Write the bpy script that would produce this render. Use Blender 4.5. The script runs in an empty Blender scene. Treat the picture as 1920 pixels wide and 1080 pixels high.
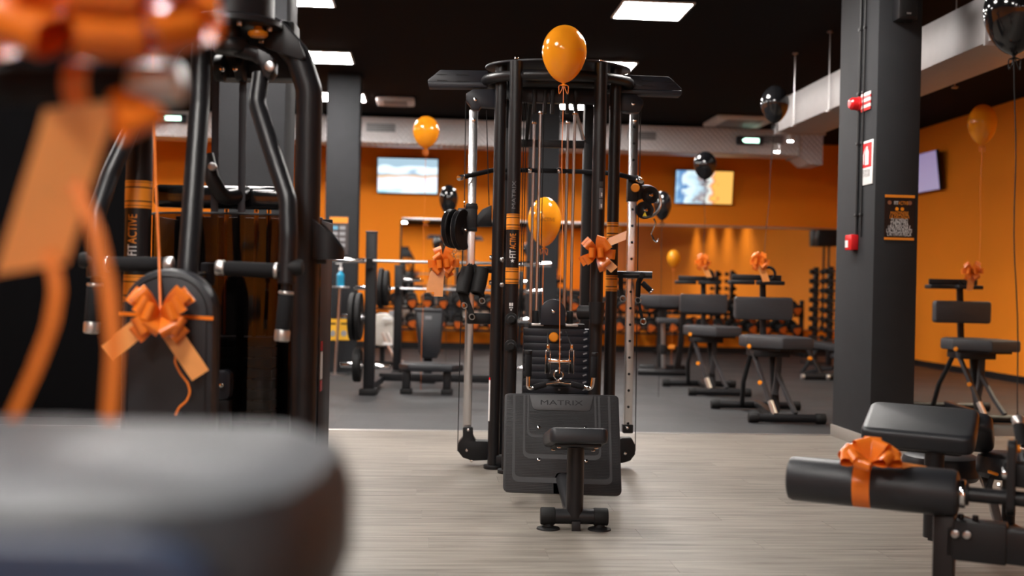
import bpy, bmesh, math, random
from mathutils import Vector as V, Matrix
from math import sin, cos, pi, radians, atan2, sqrt
random.seed(7)
EXPOSURE = 0.0
LED = 96.0
TVS = 1.3

# ------------------------------------------------------------------ camera
F = 2133.0                     # focal length in pixels of the 1920 wide frame (40 mm on 36 mm)
TH = radians(4.3)              # the camera looks a little to the right of the room's long axis
ROLL = 0.021
PITCH = -8 / F
CAM_Z = 1.07
CAMP = V((0, 0, CAM_Z))
HEAD = V((sin(TH), cos(TH), 0)); RIGHT = V((cos(TH), -sin(TH), 0)); UP = V((0, 0, 1))
FWD = HEAD * cos(PITCH) + UP * sin(PITCH)
UPP = UP * cos(PITCH) - HEAD * sin(PITCH)
RC = RIGHT * cos(ROLL) + UPP * sin(ROLL)
UC = UPP * cos(ROLL) - RIGHT * sin(ROLL)
scene = bpy.context.scene
COL = scene.collection
cd = bpy.data.cameras.new('camera'); cam = bpy.data.objects.new('camera', cd); COL.objects.link(cam)
m = Matrix.Identity(4)
for i in range(3):
    m[i][0] = RC[i]; m[i][1] = UC[i]; m[i][2] = -FWD[i]; m[i][3] = CAMP[i]
cam.matrix_world = m
cd.sensor_width = 36.0; cd.lens = 36.0 * F / 1920.0
cd.clip_start = 0.05; cd.clip_end = 100
cd.dof.use_dof = True; cd.dof.focus_distance = 5.3; cd.dof.aperture_fstop = 1.7
scene.camera = cam
scene.view_settings.view_transform = 'Standard'
scene.view_settings.look = 'None'
scene.view_settings.gamma = 1.0
scene.view_settings.exposure = EXPOSURE
scene.view_settings.use_curve_mapping = False
w = bpy.data.worlds.new('world'); scene.world = w; w.use_nodes = True
w.node_tree.nodes['Background'].inputs[0].default_value = (0.5, 0.5, 0.52, 1)
w.node_tree.nodes['Background'].inputs[1].default_value = 0.02

# ------------------------------------------------------------------ helpers
def ray(px, py):
    return FWD + RC * ((px - 960) / F) + UC * ((540 - py) / F)
def U(px, py, d):                       # photograph pixel + distance -> point in the room
    return CAMP + ray(px, py) * d
def UZ(px, py, z=0.0):                  # photograph pixel + height -> point in the room
    r = ray(px, py)
    return CAMP + r * ((z - CAM_Z) / r.z)

class Frame:                            # local frame of a thing: x right, y away, z up
    def __init__(self, org, rz):
        self.o = V((org[0], org[1], 0)); self.rz = rz
        self.R = Matrix.Rotation(rz, 3, 'Z'); self.Ri = self.R.transposed()
    def p(self, px, py, y):             # where the sight line crosses the local plane y
        a = self.Ri @ (CAMP - self.o); b = self.Ri @ ray(px, py)
        return a + b * ((y - a.y) / b.y)
    def x(self, px, py, x):
        a = self.Ri @ (CAMP - self.o); b = self.Ri @ ray(px, py)
        return a + b * ((x - a.x) / b.x)
    def z(self, px, py, z):
        a = self.Ri @ (CAMP - self.o); b = self.Ri @ ray(px, py)
        return a + b * ((z - a.z) / b.z)
    def w(self, p):
        return self.o + self.R @ V(p)

def tag(o, label=None, cat=None, group=None, kind=None):
    if label: o['label'] = label
    if cat: o['category'] = cat
    if group: o['group'] = group
    if kind: o['kind'] = kind
    return o
def thing(name, label, cat, loc=(0, 0, 0), rz=0.0, group=None):
    o = bpy.data.objects.new(name, None); COL.objects.link(o)
    o.empty_display_size = 0.1
    o.location = loc; o.rotation_euler = (0, 0, rz)
    return tag(o, label, cat, group)
def thing_f(name, label, cat, fr, group=None):
    return thing(name, label, cat, fr.o, fr.rz, group)
def copy_tree(o, parent=None):
    c = o.copy(); COL.objects.link(c)
    if parent: c.parent = parent
    for ch in KIDS.get(o.name, []):
        k = copy_tree(ch, c)
        KIDS.setdefault(c.name, []).append(k)
    return c
KIDS = {}

def fillet(pts, r, n=5):                # round the corners of a polyline
    pts = [V(p) for p in pts]
    if r <= 0 or len(pts) < 3: return pts
    out = [pts[0]]
    for i in range(1, len(pts) - 1):
        a, b, c = pts[i - 1], pts[i], pts[i + 1]
        u = (a - b); v = (c - b); lu, lv = u.length, v.length
        if lu < 1e-6 or lv < 1e-6: continue
        u /= lu; v /= lv
        ang = math.acos(max(-1, min(1, u.dot(v))))
        if ang > pi - 0.02: out.append(b); continue
        t = min(r / math.tan(ang / 2), lu * 0.49, lv * 0.49)
        p0 = b + u * t; p2 = b + v * t
        for k in range(n + 1):
            s = k / n
            out.append(p0 * (1 - s) ** 2 + b * 2 * s * (1 - s) + p2 * s * s)
    out.append(pts[-1])
    return out
def rpoly(pts, r, n=4):                 # rounded closed polygon (2D); r number or list
    out = []; N = len(pts)
    for i in range(N):
        a, b, c = V(pts[i - 1]), V(pts[i]), V(pts[(i + 1) % N])
        rr = r[i] if isinstance(r, (list, tuple)) else r
        u = a - b; v = c - b; lu, lv = u.length, v.length
        if rr <= 0: out.append(b); continue
        u /= lu; v /= lv
        ang = math.acos(max(-1, min(1, u.dot(v))))
        t = min(rr / math.tan(max(ang, 0.05) / 2), lu * 0.49, lv * 0.49)
        p0 = b + u * t; p2 = b + v * t
        for k in range(n + 1):
            s = k / n
            out.append(p0 * (1 - s) ** 2 + b * 2 * s * (1 - s) + p2 * s * s)
    return out

class MB:
    def __init__(self): self.bm = bmesh.new()
    def box(self, c, s, rot=None, bevel=0.0, seg=2):
        bm2 = bmesh.new()
        bmesh.ops.create_cube(bm2, size=1.0)
        for v in bm2.verts: v.co = V((v.co.x * s[0], v.co.y * s[1], v.co.z * s[2]))
        if bevel > 0:
            bmesh.ops.bevel(bm2, geom=list(bm2.edges), offset=min(bevel, min(s) * 0.49), segments=seg, profile=0.5, affect='EDGES')
        M = Matrix.Translation(V(c))
        if rot is not None: M = M @ (rot.to_4x4() if hasattr(rot, 'to_4x4') else rot)
        bmesh.ops.transform(bm2, matrix=M, verts=bm2.verts)
        self._merge(bm2); return self
    def _merge(self, bm2):
        me = bpy.data.meshes.new('tmp'); bm2.to_mesh(me); bm2.free()
        self.bm.from_mesh(me); bpy.data.meshes.remove(me)
    def sweep(self, pts, prof, up=None, caps=True, scale=None):
        """sweep a closed 2D profile along a polyline"""
        pts = [V(p) for p in pts]
        n = len(pts)
        tang = []
        for i in range(n):
            t = (pts[min(i + 1, n - 1)] - pts[max(i - 1, 0)])
            tang.append(t.normalized() if t.length > 1e-9 else V((0, 0, 1)))
        u = V(up) if up is not None else (V((0, 0, 1)) if abs(tang[0].z) < 0.9 else V((0, 1, 0)))
        rings = []
        side = tang[0].cross(u)
        if side.length < 1e-6: side = tang[0].cross(V((1, 0, 0)))
        side.normalize(); upv = side.cross(tang[0]).normalized()
        for i in range(n):
            if i > 0:
                q = tang[i - 1].rotation_difference(tang[i])
                side = q @ side; upv = q @ upv
            s = scale[i] if scale else 1.0
            rings.append([self.bm.verts.new(pts[i] + side * (a * s) + upv * (b * s)) for a, b in prof])
        k = len(prof)
        for i in range(n - 1):
            for j in range(k):
                self.bm.faces.new((rings[i][j], rings[i][(j + 1) % k], rings[i + 1][(j + 1) % k], rings[i + 1][j]))
        if caps:
            self.bm.faces.new(list(reversed(rings[0]))); self.bm.faces.new(rings[-1])
        return self
    def tube(self, pts, r, fil=0.0, seg=12, n=5):
        prof = [(cos(2 * pi * i / seg) * r, sin(2 * pi * i / seg) * r) for i in range(seg)]
        return self.sweep(fillet(pts, fil, n), prof)
    def rtube(self, pts, w, h, fil=0.0, up=None, rad=0.006):
        prof = rpoly([(-w / 2, -h / 2), (w / 2, -h / 2), (w / 2, h / 2), (-w / 2, h / 2)], rad, 2)
        return self.sweep(fillet(pts, fil), [(p.x, p.y) for p in prof], up=up)
    def cyl(self, a, b, r, r2=None, seg=16):
        a, b = V(a), V(b)
        prof = [(cos(2 * pi * i / seg), sin(2 * pi * i / seg)) for i in range(seg)]
        return self.sweep([a, b], prof, scale=[r, r if r2 is None else r2])
    def bcyl(self, a, b, r, bev=0.006, seg=20):      # cylinder with rounded rims
        a, b = V(a), V(b); d = (b - a); L = d.length; d /= L
        bev = min(bev, L * 0.45, r * 0.9)
        prof = [(cos(2 * pi * i / seg), sin(2 * pi * i / seg)) for i in range(seg)]
        pts = [a, a + d * bev * 0.3, a + d * bev, b - d * bev, b - d * bev * 0.3, b]
        return self.sweep(pts, prof, scale=[r - bev, r - bev * 0.3, r, r, r - bev * 0.3, r - bev])
    def lathe(self, prof, o=(0, 0, 0), axis=(0, 0, 1), seg=24):
        o = V(o); ax = V(axis).normalized()
        s = ax.cross(V((0, 1, 0)) if abs(ax.y) < 0.9 else V((1, 0, 0))).normalized(); t = ax.cross(s)
        rings = []
        for r, z in prof:
            if r < 1e-6: rings.append([self.bm.verts.new(o + ax * z)])
            else: rings.append([self.bm.verts.new(o + ax * z + s * (r * cos(2 * pi * i / seg)) + t * (r * sin(2 * pi * i / seg))) for i in range(seg)])
        for A, B in zip(rings[:-1], rings[1:]):
            for i in range(seg):
                j = (i + 1) % seg
                if len(A) == 1 and len(B) == 1: break
                if len(A) == 1: self.bm.faces.new((A[0], B[j], B[i]))
                elif len(B) == 1: self.bm.faces.new((A[i], A[j], B[0]))
                else: self.bm.faces.new((A[i], A[j], B[j], B[i]))
        return self
    def prism(self, pts3, ext, bevel=0.0, seg=2):     # polygon of 3D points extruded by a vector
        bm2 = bmesh.new(); ext = V(ext)
        A = [bm2.verts.new(V(p)) for p in pts3]; B = [bm2.verts.new(V(p) + ext) for p in pts3]
        n = len(A)
        bm2.faces.new(A); bm2.faces.new(list(reversed(B)))
        for i in range(n): bm2.faces.new((A[i], B[i], B[(i + 1) % n], A[(i + 1) % n]))
        bmesh.ops.recalc_face_normals(bm2, faces=bm2.faces)
        if bevel > 0:
            es = [e for e in bm2.edges if (e.verts[0] in A) == (e.verts[1] in A)]
            bmesh.ops.bevel(bm2, geom=es, offset=bevel, segments=seg, profile=0.5, affect='EDGES')
        self._merge(bm2); return self
    def xz(self, pts2, y, t, bevel=0.0, r=0.0):       # outline in the local x-z plane, thickness t along y
        q = rpoly(pts2, r) if (isinstance(r, (list, tuple)) or r > 0) else [V(p) for p in pts2]
        return self.prism([(p[0], y, p[1]) for p in q], (0, t, 0), bevel)
    def yz(self, pts2, x, t, bevel=0.0, r=0.0):
        q = rpoly(pts2, r) if (isinstance(r, (list, tuple)) or r > 0) else [V(p) for p in pts2]
        return self.prism([(x, p[0], p[1]) for p in q], (t, 0, 0), bevel)
    def xy(self, pts2, z, t, bevel=0.0, r=0.0):
        q = rpoly(pts2, r) if (isinstance(r, (list, tuple)) or r > 0) else [V(p) for p in pts2]
        return self.prism([(p[0], p[1], z) for p in q], (0, 0, t), bevel)
    def torus(self, c, axis, R, r, seg=20, rs=8, arc=2 * pi, start=0.0, ref=None):
        c = V(c); ax = V(axis).normalized()
        s = V(ref).normalized() if ref is not None else ax.cross(V((0, 1, 0)) if abs(ax.y) < 0.9 else V((1, 0, 0))).normalized()
        t = ax.cross(s)
        full = abs(arc - 2 * pi) < 1e-4
        n = seg if full else seg + 1
        rings = []
        for i in range(n):
            a = start + arc * i / seg
            d = s * cos(a) + t * sin(a)
            rings.append([self.bm.verts.new(c + d * (R + r * cos(2 * pi * j / rs)) + ax * (r * sin(2 * pi * j / rs))) for j in range(rs)])
        for i in range(seg):
            A = rings[i]; B = rings[(i + 1) % n]
            for j in range(rs):
                self.bm.faces.new((A[j], B[j], B[(j + 1) % rs], A[(j + 1) % rs]))
        if not full:
            self.bm.faces.new(rings[0]); self.bm.faces.new(list(reversed(rings[-1])))
        return self
    def strip(self, pts, wv, w):                      # ribbon strip along pts; wv width direction(s)
        pts = [V(p) for p in pts]; prev = None
        for i, p in enumerate(pts):
            d = V(wv[i]) if isinstance(wv, list) else V(wv)
            ww = w[i] if isinstance(w, (list, tuple)) else w
            q = (self.bm.verts.new(p - d * ww / 2), self.bm.verts.new(p), self.bm.verts.new(p + d * ww / 2))
            if prev:
                self.bm.faces.new((prev[0], prev[1], q[1], q[0])); self.bm.faces.new((prev[1], prev[2], q[2], q[1]))
            prev = q
        return self
    def build(self, name, mat, parent=None, smooth=35, solid=0.0):
        bmesh.ops.recalc_face_normals(self.bm, faces=self.bm.faces)
        if solid > 0:
            bmesh.ops.solidify(self.bm, geom=list(self.bm.faces), thickness=solid)
        me = bpy.data.meshes.new(name); self.bm.to_mesh(me); self.bm.free()
        if smooth:
            me.shade_smooth(); me.set_sharp_from_angle(angle=radians(smooth))
        me.materials.append(mat)
        o = bpy.data.objects.new(name, me); COL.objects.link(o)
        if parent is not None:
            o.parent = parent; KIDS.setdefault(parent.name, []).append(o)
        return o

# ------------------------------------------------------------------ materials
def lin(c):                            # 0-255 sRGB -> linear
    return tuple(((v / 255) / 12.92 if v / 255 <= 0.04045 else ((v / 255 + 0.055) / 1.055) ** 2.4) for v in c)
def mat(name, col, rough=0.5, metal=0.0, spec=0.5, var=0.12, scale=30.0, bump=0.0, bscale=200.0, coat=0.0, sheen=0.0, stretch=(1, 1, 1), trans=0.0):
    M = bpy.data.materials.new(name); M.use_nodes = True
    nt = M.node_tree; b = nt.nodes['Principled BSDF']
    tc = nt.nodes.new('ShaderNodeTexCoord'); mp = nt.nodes.new('ShaderNodeMapping')
    mp.inputs['Scale'].default_value = stretch
    nt.links.new(tc.outputs['Object'], mp.inputs[0])
    nz = nt.nodes.new('ShaderNodeTexNoise'); nz.inputs['Scale'].default_value = scale; nz.inputs['Detail'].default_value = 3
    nt.links.new(mp.outputs[0], nz.inputs[0])
    cr = nt.nodes.new('ShaderNodeMix'); cr.data_type = 'RGBA'
    a = [max(0, c * (1 - var)) for c in col[:3]]; d = [c * (1 + var) for c in col[:3]]
    cr.inputs[6].default_value = (*a, 1); cr.inputs[7].default_value = (*d, 1)
    nt.links.new(nz.outputs[0], cr.inputs[0]); nt.links.new(cr.outputs[2], b.inputs['Base Color'])
    b.inputs['Roughness'].default_value = rough; b.inputs['Metallic'].default_value = metal
    b.inputs['Specular IOR Level'].default_value = spec
    if coat: b.inputs['Coat Weight'].default_value = coat; b.inputs['Coat Roughness'].default_value = 0.1
    if sheen: b.inputs['Sheen Weight'].default_value = sheen
    if bump:
        n2 = nt.nodes.new('ShaderNodeTexNoise'); n2.inputs['Scale'].default_value = bscale
        nt.links.new(tc.outputs['Object'], n2.inputs[0])
        bp = nt.nodes.new('ShaderNodeBump'); bp.inputs['Strength'].default_value = bump; bp.inputs['Distance'].default_value = 0.002
        nt.links.new(n2.outputs[0], bp.inputs['Height']); nt.links.new(bp.outputs[0], b.inputs['Normal'])
    if trans:
        tr = nt.nodes.new('ShaderNodeBsdfTranslucent'); tr.inputs[0].default_value = (*col[:3], 1)
        mx = nt.nodes.new('ShaderNodeMixShader'); mx.inputs[0].default_value = trans
        out = nt.nodes['Material Output']
        nt.links.new(b.outputs[0], mx.inputs[1]); nt.links.new(tr.outputs[0], mx.inputs[2]); nt.links.new(mx.outputs[0], out.inputs[0])
    return M
def emis(name, col, strength):
    M = bpy.data.materials.new(name); M.use_nodes = True
    b = M.node_tree.nodes['Principled BSDF']
    b.inputs['Base Color'].default_value = (0.8, 0.8, 0.8, 1)
    b.inputs['Emission Color'].default_value = (*col, 1); b.inputs['Emission Strength'].default_value = strength
    return M
K = {}
K['metal'] = mat('black_powder_coat', (0.009, 0.009, 0.0105), 0.36, spec=0.36, bump=0.12, bscale=900)
K['metal2'] = mat('black_satin_steel', (0.0075, 0.0075, 0.009), 0.48, spec=0.35)
K['navy'] = mat('dark_plastic', (0.012, 0.0135, 0.02), 0.42, spec=0.4)
K['rubber'] = mat('black_rubber', (0.008, 0.008, 0.0085), 0.65, spec=0.3)
K['grip'] = mat('black_foam_grip', (0.010, 0.010, 0.0115), 0.85, spec=0.25, bump=0.3, bscale=600)
K['vinyl'] = mat('charcoal_vinyl', (0.018, 0.0195, 0.0235), 0.42, spec=0.42, bump=0.12, bscale=420)
K['vinyl_grey'] = mat('grey_vinyl', (0.036, 0.036, 0.040), 0.5, spec=0.4, bump=0.1, bscale=300)
K['vinyl_fg'] = mat('slate_vinyl', (0.055, 0.061, 0.07), 0.52, spec=0.4, bump=0.1, bscale=300)
K['chrome'] = mat('chrome', (0.78, 0.77, 0.77), 0.13, metal=1.0, var=0.04)
K['satin'] = mat('satin_chrome', (0.72, 0.71, 0.72), 0.24, metal=1.0, var=0.05)
K['steel'] = mat('brushed_steel', (0.5, 0.49, 0.49), 0.3, metal=1.0, var=0.06)
K['alu'] = mat('silver_aluminium', (0.62, 0.6, 0.58), 0.32, metal=0.85, var=0.05)
K['column'] = mat('charcoal_wall_paint', (0.024, 0.025, 0.0275), 0.8, spec=0.2, scale=8, bump=0.3, bscale=120)
K['black_wall'] = mat('black_wall_paint', (0.0035, 0.0035, 0.004), 0.95, spec=0.03, scale=5)
K['ceiling'] = mat('black_ceiling_paint', (0.006, 0.0055, 0.0058), 0.9, spec=0.1, scale=4, stretch=(0.4, 4, 1))
K['orange_wall'] = mat('orange_wall_paint', (0.94, 0.275, 0.014), 0.75, spec=0.2, var=0.03, scale=2.0, bump=0.1, bscale=150)
K['orange'] = mat('orange_plastic', (0.85, 0.27, 0.01), 0.35, var=0.05)
K['burnt'] = mat('burnt_orange_rubber', (0.55, 0.11, 0.01), 0.45, var=0.05)
K['decal'] = mat('orange_decal', (0.78, 0.25, 0.02), 0.4, var=0.04)
K['white_decal'] = mat('white_decal', (0.75, 0.75, 0.75), 0.5, var=0.03)
K['grey_decal'] = mat('grey_decal', (0.13, 0.13, 0.14), 0.5, var=0.03)
K['balloon'] = mat('orange_latex', (0.92, 0.38, 0.016), 0.13, spec=0.6, var=0.03, scale=6, trans=0.25)
K['black_balloon'] = mat('black_latex', (0.008, 0.008, 0.009), 0.09, spec=0.6)
K['ribbon'] = mat('orange_satin_ribbon', (0.90, 0.23, 0.022), 0.24, spec=0.7, var=0.08, scale=60, trans=0.25)
K['ribbon_pale'] = mat('sheer_orange_ribbon', (0.88, 0.40, 0.12), 0.28, spec=0.9, var=0.1, scale=40, trans=0.3)
K['string'] = mat('orange_curling_ribbon', (0.8, 0.2, 0.02), 0.4, var=0.1)
K['duct'] = mat('galvanised_duct', (0.42, 0.405, 0.405), 0.5, metal=0.35, var=0.08, scale=12)
K['white'] = mat('white_plastic', (0.7, 0.7, 0.7), 0.45, var=0.03)
K['grey_plastic'] = mat('grey_plastic', (0.25, 0.25, 0.26), 0.5, var=0.05)
K['red'] = mat('red_plastic', (0.55, 0.012, 0.015), 0.25, var=0.05)
K['yellow'] = mat('yellow_poster', (0.75, 0.4, 0.02), 0.5, var=0.05)
K['skirting'] = mat('grey_oak_skirting', (0.22, 0.20, 0.18), 0.5, scale=10, stretch=(1, 1, 6))
K['frame_white'] = mat('white_frame', (0.8, 0.8, 0.8), 0.4)
K['light'] = emis('led_diffuser', (1.0, 0.95, 0.90), LED)
K['green_light'] = emis('green_lamp', (0.55, 1.0, 0.75), 4.0)
K['mirror'] = mat('mirror_glass', (0.86, 0.88, 0.87), 0.0, metal=1.0, var=0.0)

def text_mesh(name, s, size, M, parent, basis, xs=1.0, extrude=0.0006, align='CENTER', wrap=None, fontspace=1.0, fit=None):
    """flat lettering; basis(u, v, w) -> local point (u along the text, v up, w off the surface)"""
    cu = bpy.data.curves.new('t', 'FONT'); cu.body = s; cu.size = size; cu.align_x = align; cu.align_y = 'CENTER'
    cu.space_character = fontspace; cu.resolution_u = 3
    o = bpy.data.objects.new('t', cu); COL.objects.link(o)
    dg = bpy.context.evaluated_depsgraph_get(); dg.update()
    me = bpy.data.meshes.new_from_object(o.evaluated_get(dg))
    bpy.data.objects.remove(o); bpy.data.curves.remove(cu)
    bm = bmesh.new(); bm.from_mesh(me); bpy.data.meshes.remove(me)
    if fit:                                   # scale to a given length and cap height
        x0 = min(v.co.x for v in bm.verts); x1 = max(v.co.x for v in bm.verts)
        y0 = min(v.co.y for v in bm.verts); y1 = max(v.co.y for v in bm.verts)
        for v in bm.verts:
            v.co.x = (v.co.x - (x0 + x1) / 2) * fit[0] / (x1 - x0); v.co.y = (v.co.y - (y0 + y1) / 2) * fit[1] / (y1 - y0)
    if wrap:
        a = -wrap * 3
        while a < wrap * 3.01:
            bmesh.ops.bisect_plane(bm, geom=list(bm.verts) + list(bm.edges) + list(bm.faces), plane_co=(0, a, 0), plane_no=(0, 1, 0))
            a += wrap
    for v in bm.verts: v.co = basis(v.co.x * xs, v.co.y, extrude)
    mb = MB(); mb.bm.free(); mb.bm = bm
    return mb.build(name, M, parent, smooth=0)
# ================================================================== the room
XL, XR, YB, YF, ZC = -6.6, 7.2, -12.0, 18.35, 3.47
SEAM = 8.22
def struct(o): o['kind'] = 'structure'; return o

def wood_mat():
    M = bpy.data.materials.new('grey_oak_laminate'); M.use_nodes = True
    nt = M.node_tree; b = nt.nodes['Principled BSDF']; N = nt.nodes.new; L = nt.links.new
    tc = N('ShaderNodeTexCoord'); oi = N('ShaderNodeObjectInfo')
    cb = N('ShaderNodeCombineXYZ')
    mu = N('ShaderNodeMath'); mu.operation = 'MULTIPLY'; mu.inputs[1].default_value = 37.0
    L(oi.outputs['Random'], mu.inputs[0]); L(mu.outputs[0], cb.inputs[1]); L(mu.outputs[0], cb.inputs[0])
    ad = N('ShaderNodeVectorMath'); ad.operation = 'ADD'
    L(tc.outputs['Object'], ad.inputs[0]); L(cb.outputs[0], ad.inputs[1])
    mp = N('ShaderNodeMapping'); mp.inputs['Scale'].default_value = (0.55, 9.0, 1.0); L(ad.outputs[0], mp.inputs[0])
    n1 = N('ShaderNodeTexNoise'); n1.inputs['Scale'].default_value = 3.0; n1.inputs['Detail'].default_value = 8; n1.inputs['Roughness'].default_value = 0.62
    n1.inputs['Distortion'].default_value = 0.5
    L(mp.outputs[0], n1.inputs[0])
    mp2 = N('ShaderNodeMapping'); mp2.inputs['Scale'].default_value = (1.2, 60.0, 1.0); L(ad.outputs[0], mp2.inputs[0])
    n2 = N('ShaderNodeTexNoise'); n2.inputs['Scale'].default_value = 3.0; n2.inputs['Detail'].default_value = 4; L(mp2.outputs[0], n2.inputs[0])
    r1 = N('ShaderNodeValToRGB'); e = r1.color_ramp.elements
    e[0].position = 0.28; e[0].color = (0.088, 0.074, 0.061, 1); e[1].position = 0.66; e[1].color = (0.285, 0.254, 0.219, 1)
    x = r1.color_ramp.elements.new(0.47); x.color = (0.202, 0.178, 0.152, 1)
    L(n1.outputs[0], r1.inputs[0])
    mx = N('ShaderNodeMix'); mx.data_type = 'RGBA'; mx.blend_type = 'MULTIPLY'; mx.inputs[0].default_value = 0.55
    r2 = N('ShaderNodeValToRGB'); r2.color_ramp.elements[0].position = 0.3; r2.color_ramp.elements[0].color = (0.5, 0.48, 0.46, 1); r2.color_ramp.elements[1].position = 0.6
    L(n2.outputs[0], r2.inputs[0]); L(r1.outputs[0], mx.inputs[6]); L(r2.outputs[0], mx.inputs[7])
    hv = N('ShaderNodeHueSaturation'); mr = N('ShaderNodeMapRange'); mr.inputs[3].default_value = 0.95; mr.inputs[4].default_value = 1.05
    L(oi.outputs['Random'], mr.inputs[0]); L(mr.outputs[0], hv.inputs['Value']); L(mx.outputs[2], hv.inputs['Color'])
    L(hv.outputs[0], b.inputs['Base Color'])
    b.inputs['Roughness'].default_value = 0.42; b.inputs['Specular IOR Level'].default_value = 0.4
    bp = N('ShaderNodeBump'); bp.inputs['Strength'].default_value = 0.15; bp.inputs['Distance'].default_value = 0.001
    L(n2.outputs[0], bp.inputs['Height']); L(bp.outputs[0], b.inputs['Normal'])
    return M
def rubber_mat():
    M = bpy.data.materials.new('flecked_rubber_floor'); M.use_nodes = True
    nt = M.node_tree; b = nt.nodes['Principled BSDF']; N = nt.nodes.new; L = nt.links.new
    tc = N('ShaderNodeTexCoord'); oi = N('ShaderNodeObjectInfo')
    n1 = N('ShaderNodeTexNoise'); n1.inputs['Scale'].default_value = 140; L(tc.outputs['Object'], n1.inputs[0])
    n2 = N('ShaderNodeTexNoise'); n2.inputs['Scale'].default_value = 1.3; n2.inputs['Detail'].default_value = 5; L(tc.outputs['Object'], n2.inputs[0])
    r1 = N('ShaderNodeValToRGB'); r1.color_ramp.elements[0].position = 0.45; r1.color_ramp.elements[0].color = (0.02, 0.0205, 0.022, 1)
    r1.color_ramp.elements[1].position = 0.75; r1.color_ramp.elements[1].color = (0.042, 0.042, 0.0445, 1); L(n1.outputs[0], r1.inputs[0])
    mr = N('ShaderNodeMapRange'); mr.inputs[3].default_value = 0.75; mr.inputs[4].default_value = 1.25; L(n2.outputs[0], mr.inputs[0])
    mr2 = N('ShaderNodeMapRange'); mr2.inputs[3].default_value = 0.9; mr2.inputs[4].default_value = 1.1; L(oi.outputs['Random'], mr2.inputs[0])
    mm = N('ShaderNodeMath'); mm.operation = 'MULTIPLY'; L(mr.outputs[0], mm.inputs[0]); L(mr2.outputs[0], mm.inputs[1])
    hv = N('ShaderNodeHueSaturation'); L(mm.outputs[0], hv.inputs['Value']); L(r1.outputs[0], hv.inputs['Color']); L(hv.outputs[0], b.inputs['Base Color'])
    mr3 = N('ShaderNodeMapRange'); mr3.inputs[3].default_value = 0.42; mr3.inputs[4].default_value = 0.62; L(n2.outputs[0], mr3.inputs[0]); L(mr3.outputs[0], b.inputs['Roughness'])
    return M
K['wood'] = wood_mat(); K['rubber_floor'] = rubber_mat()
K['joint'] = mat('dark_joint', (0.16, 0.145, 0.13), 0.7)

floor = struct(MB().box(((XL + XR) / 2, (YB + SEAM) / 2, -0.054), (XR - XL, SEAM - YB, 0.1)).build('floor', K['wood'], smooth=0))
PW, PL = 0.19, 1.38
pm = MB().box((0, 0, 0), (PL - 0.0008, PW - 0.0008, 0.006), bevel=0.0004, seg=1).build('plank', K['wood'], floor, smooth=0)
first = True
yy = SEAM - 0.03 - PW / 2; row = 0
while yy > 3.4:
    off = (row * 0.47) % PL
    xx = -3.6 + off
    while xx < 5.6:
        if first: o = pm; first = False
        else:
            o = pm.copy(); COL.objects.link(o); o.parent = floor
        o.location = (xx, yy, -0.003)
        xx += PL
    yy -= PW; row += 1
rf = struct(MB().box(((XL + XR) / 2, (SEAM + YF) / 2, -0.056), (XR - XL, YF - SEAM, 0.1)).build('floor_rubber', K['rubber'], smooth=0))
tm = MB().box((0, 0, 0), (0.996, 0.996, 0.008), bevel=0.002, seg=1).build('rubber_tile', K['rubber_floor'], rf, smooth=0)
first = True
for i in range(14):
    for j in range(11):
        if first: o = tm; first = False
        else: o = tm.copy(); COL.objects.link(o); o.parent = rf
        o.location = (XL + 0.5 + i * 0.99, SEAM + 0.5 + j * 1.0 - 0.0, -0.003)
struct(MB().box(((XL + XR) / 2, SEAM - 0.012, 0.0015), (XR - XL, 0.03, 0.005), bevel=0.002).build('trim_1', K['alu'], smooth=0))
struct(MB().box(((XL + XR) / 2, (YB + YF) / 2, ZC + 0.1), (XR - XL + 0.4, YF - YB + 0.4, 0.2)).build('ceiling', K['ceiling'], smooth=0))
struct(MB().box(((XL + XR) / 2, YF + 0.1, ZC / 2), (XR - XL + 0.4, 0.2, ZC)).build('wall_back', K['orange_wall'], smooth=0))
struct(MB().box((XR + 0.1, (YB + YF) / 2, ZC / 2), (0.2, YF - YB, ZC)).build('wall_right', K['orange_wall'], smooth=0))
struct(MB().box((XL - 0.1, (YB + YF) / 2, ZC / 2), (0.2, YF - YB, ZC)).build('wall_left', K['orange_wall'], smooth=0))
struct(MB().box(((XL + XR) / 2, YB - 0.1, ZC / 2), (XR - XL, 0.2, ZC)).build('wall_front', K['orange_wall'], smooth=0))
# dark upper strip of the right-hand wall, under the ceiling
# black partition at the left with a slightly lighter end post
e = U(268, 500, 8.6)
struct(MB().box(((XL + e.x) / 2, e.y, ZC / 2), (e.x - XL, 0.16, ZC)).build('wall_partition', K['black_wall'], smooth=0))
# skirting boards
struct(MB().box(((XL + XR) / 2, YF - 0.008, 0.05), (XR - XL, 0.016, 0.1), bevel=0.003).build('baseboard_back', K['metal2'], smooth=0))
struct(MB().box((XR - 0.008, (SEAM + YF) / 2, 0.04), (0.016, YF - SEAM, 0.08), bevel=0.003).build('baseboard_right', K['metal2'], smooth=0))

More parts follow.
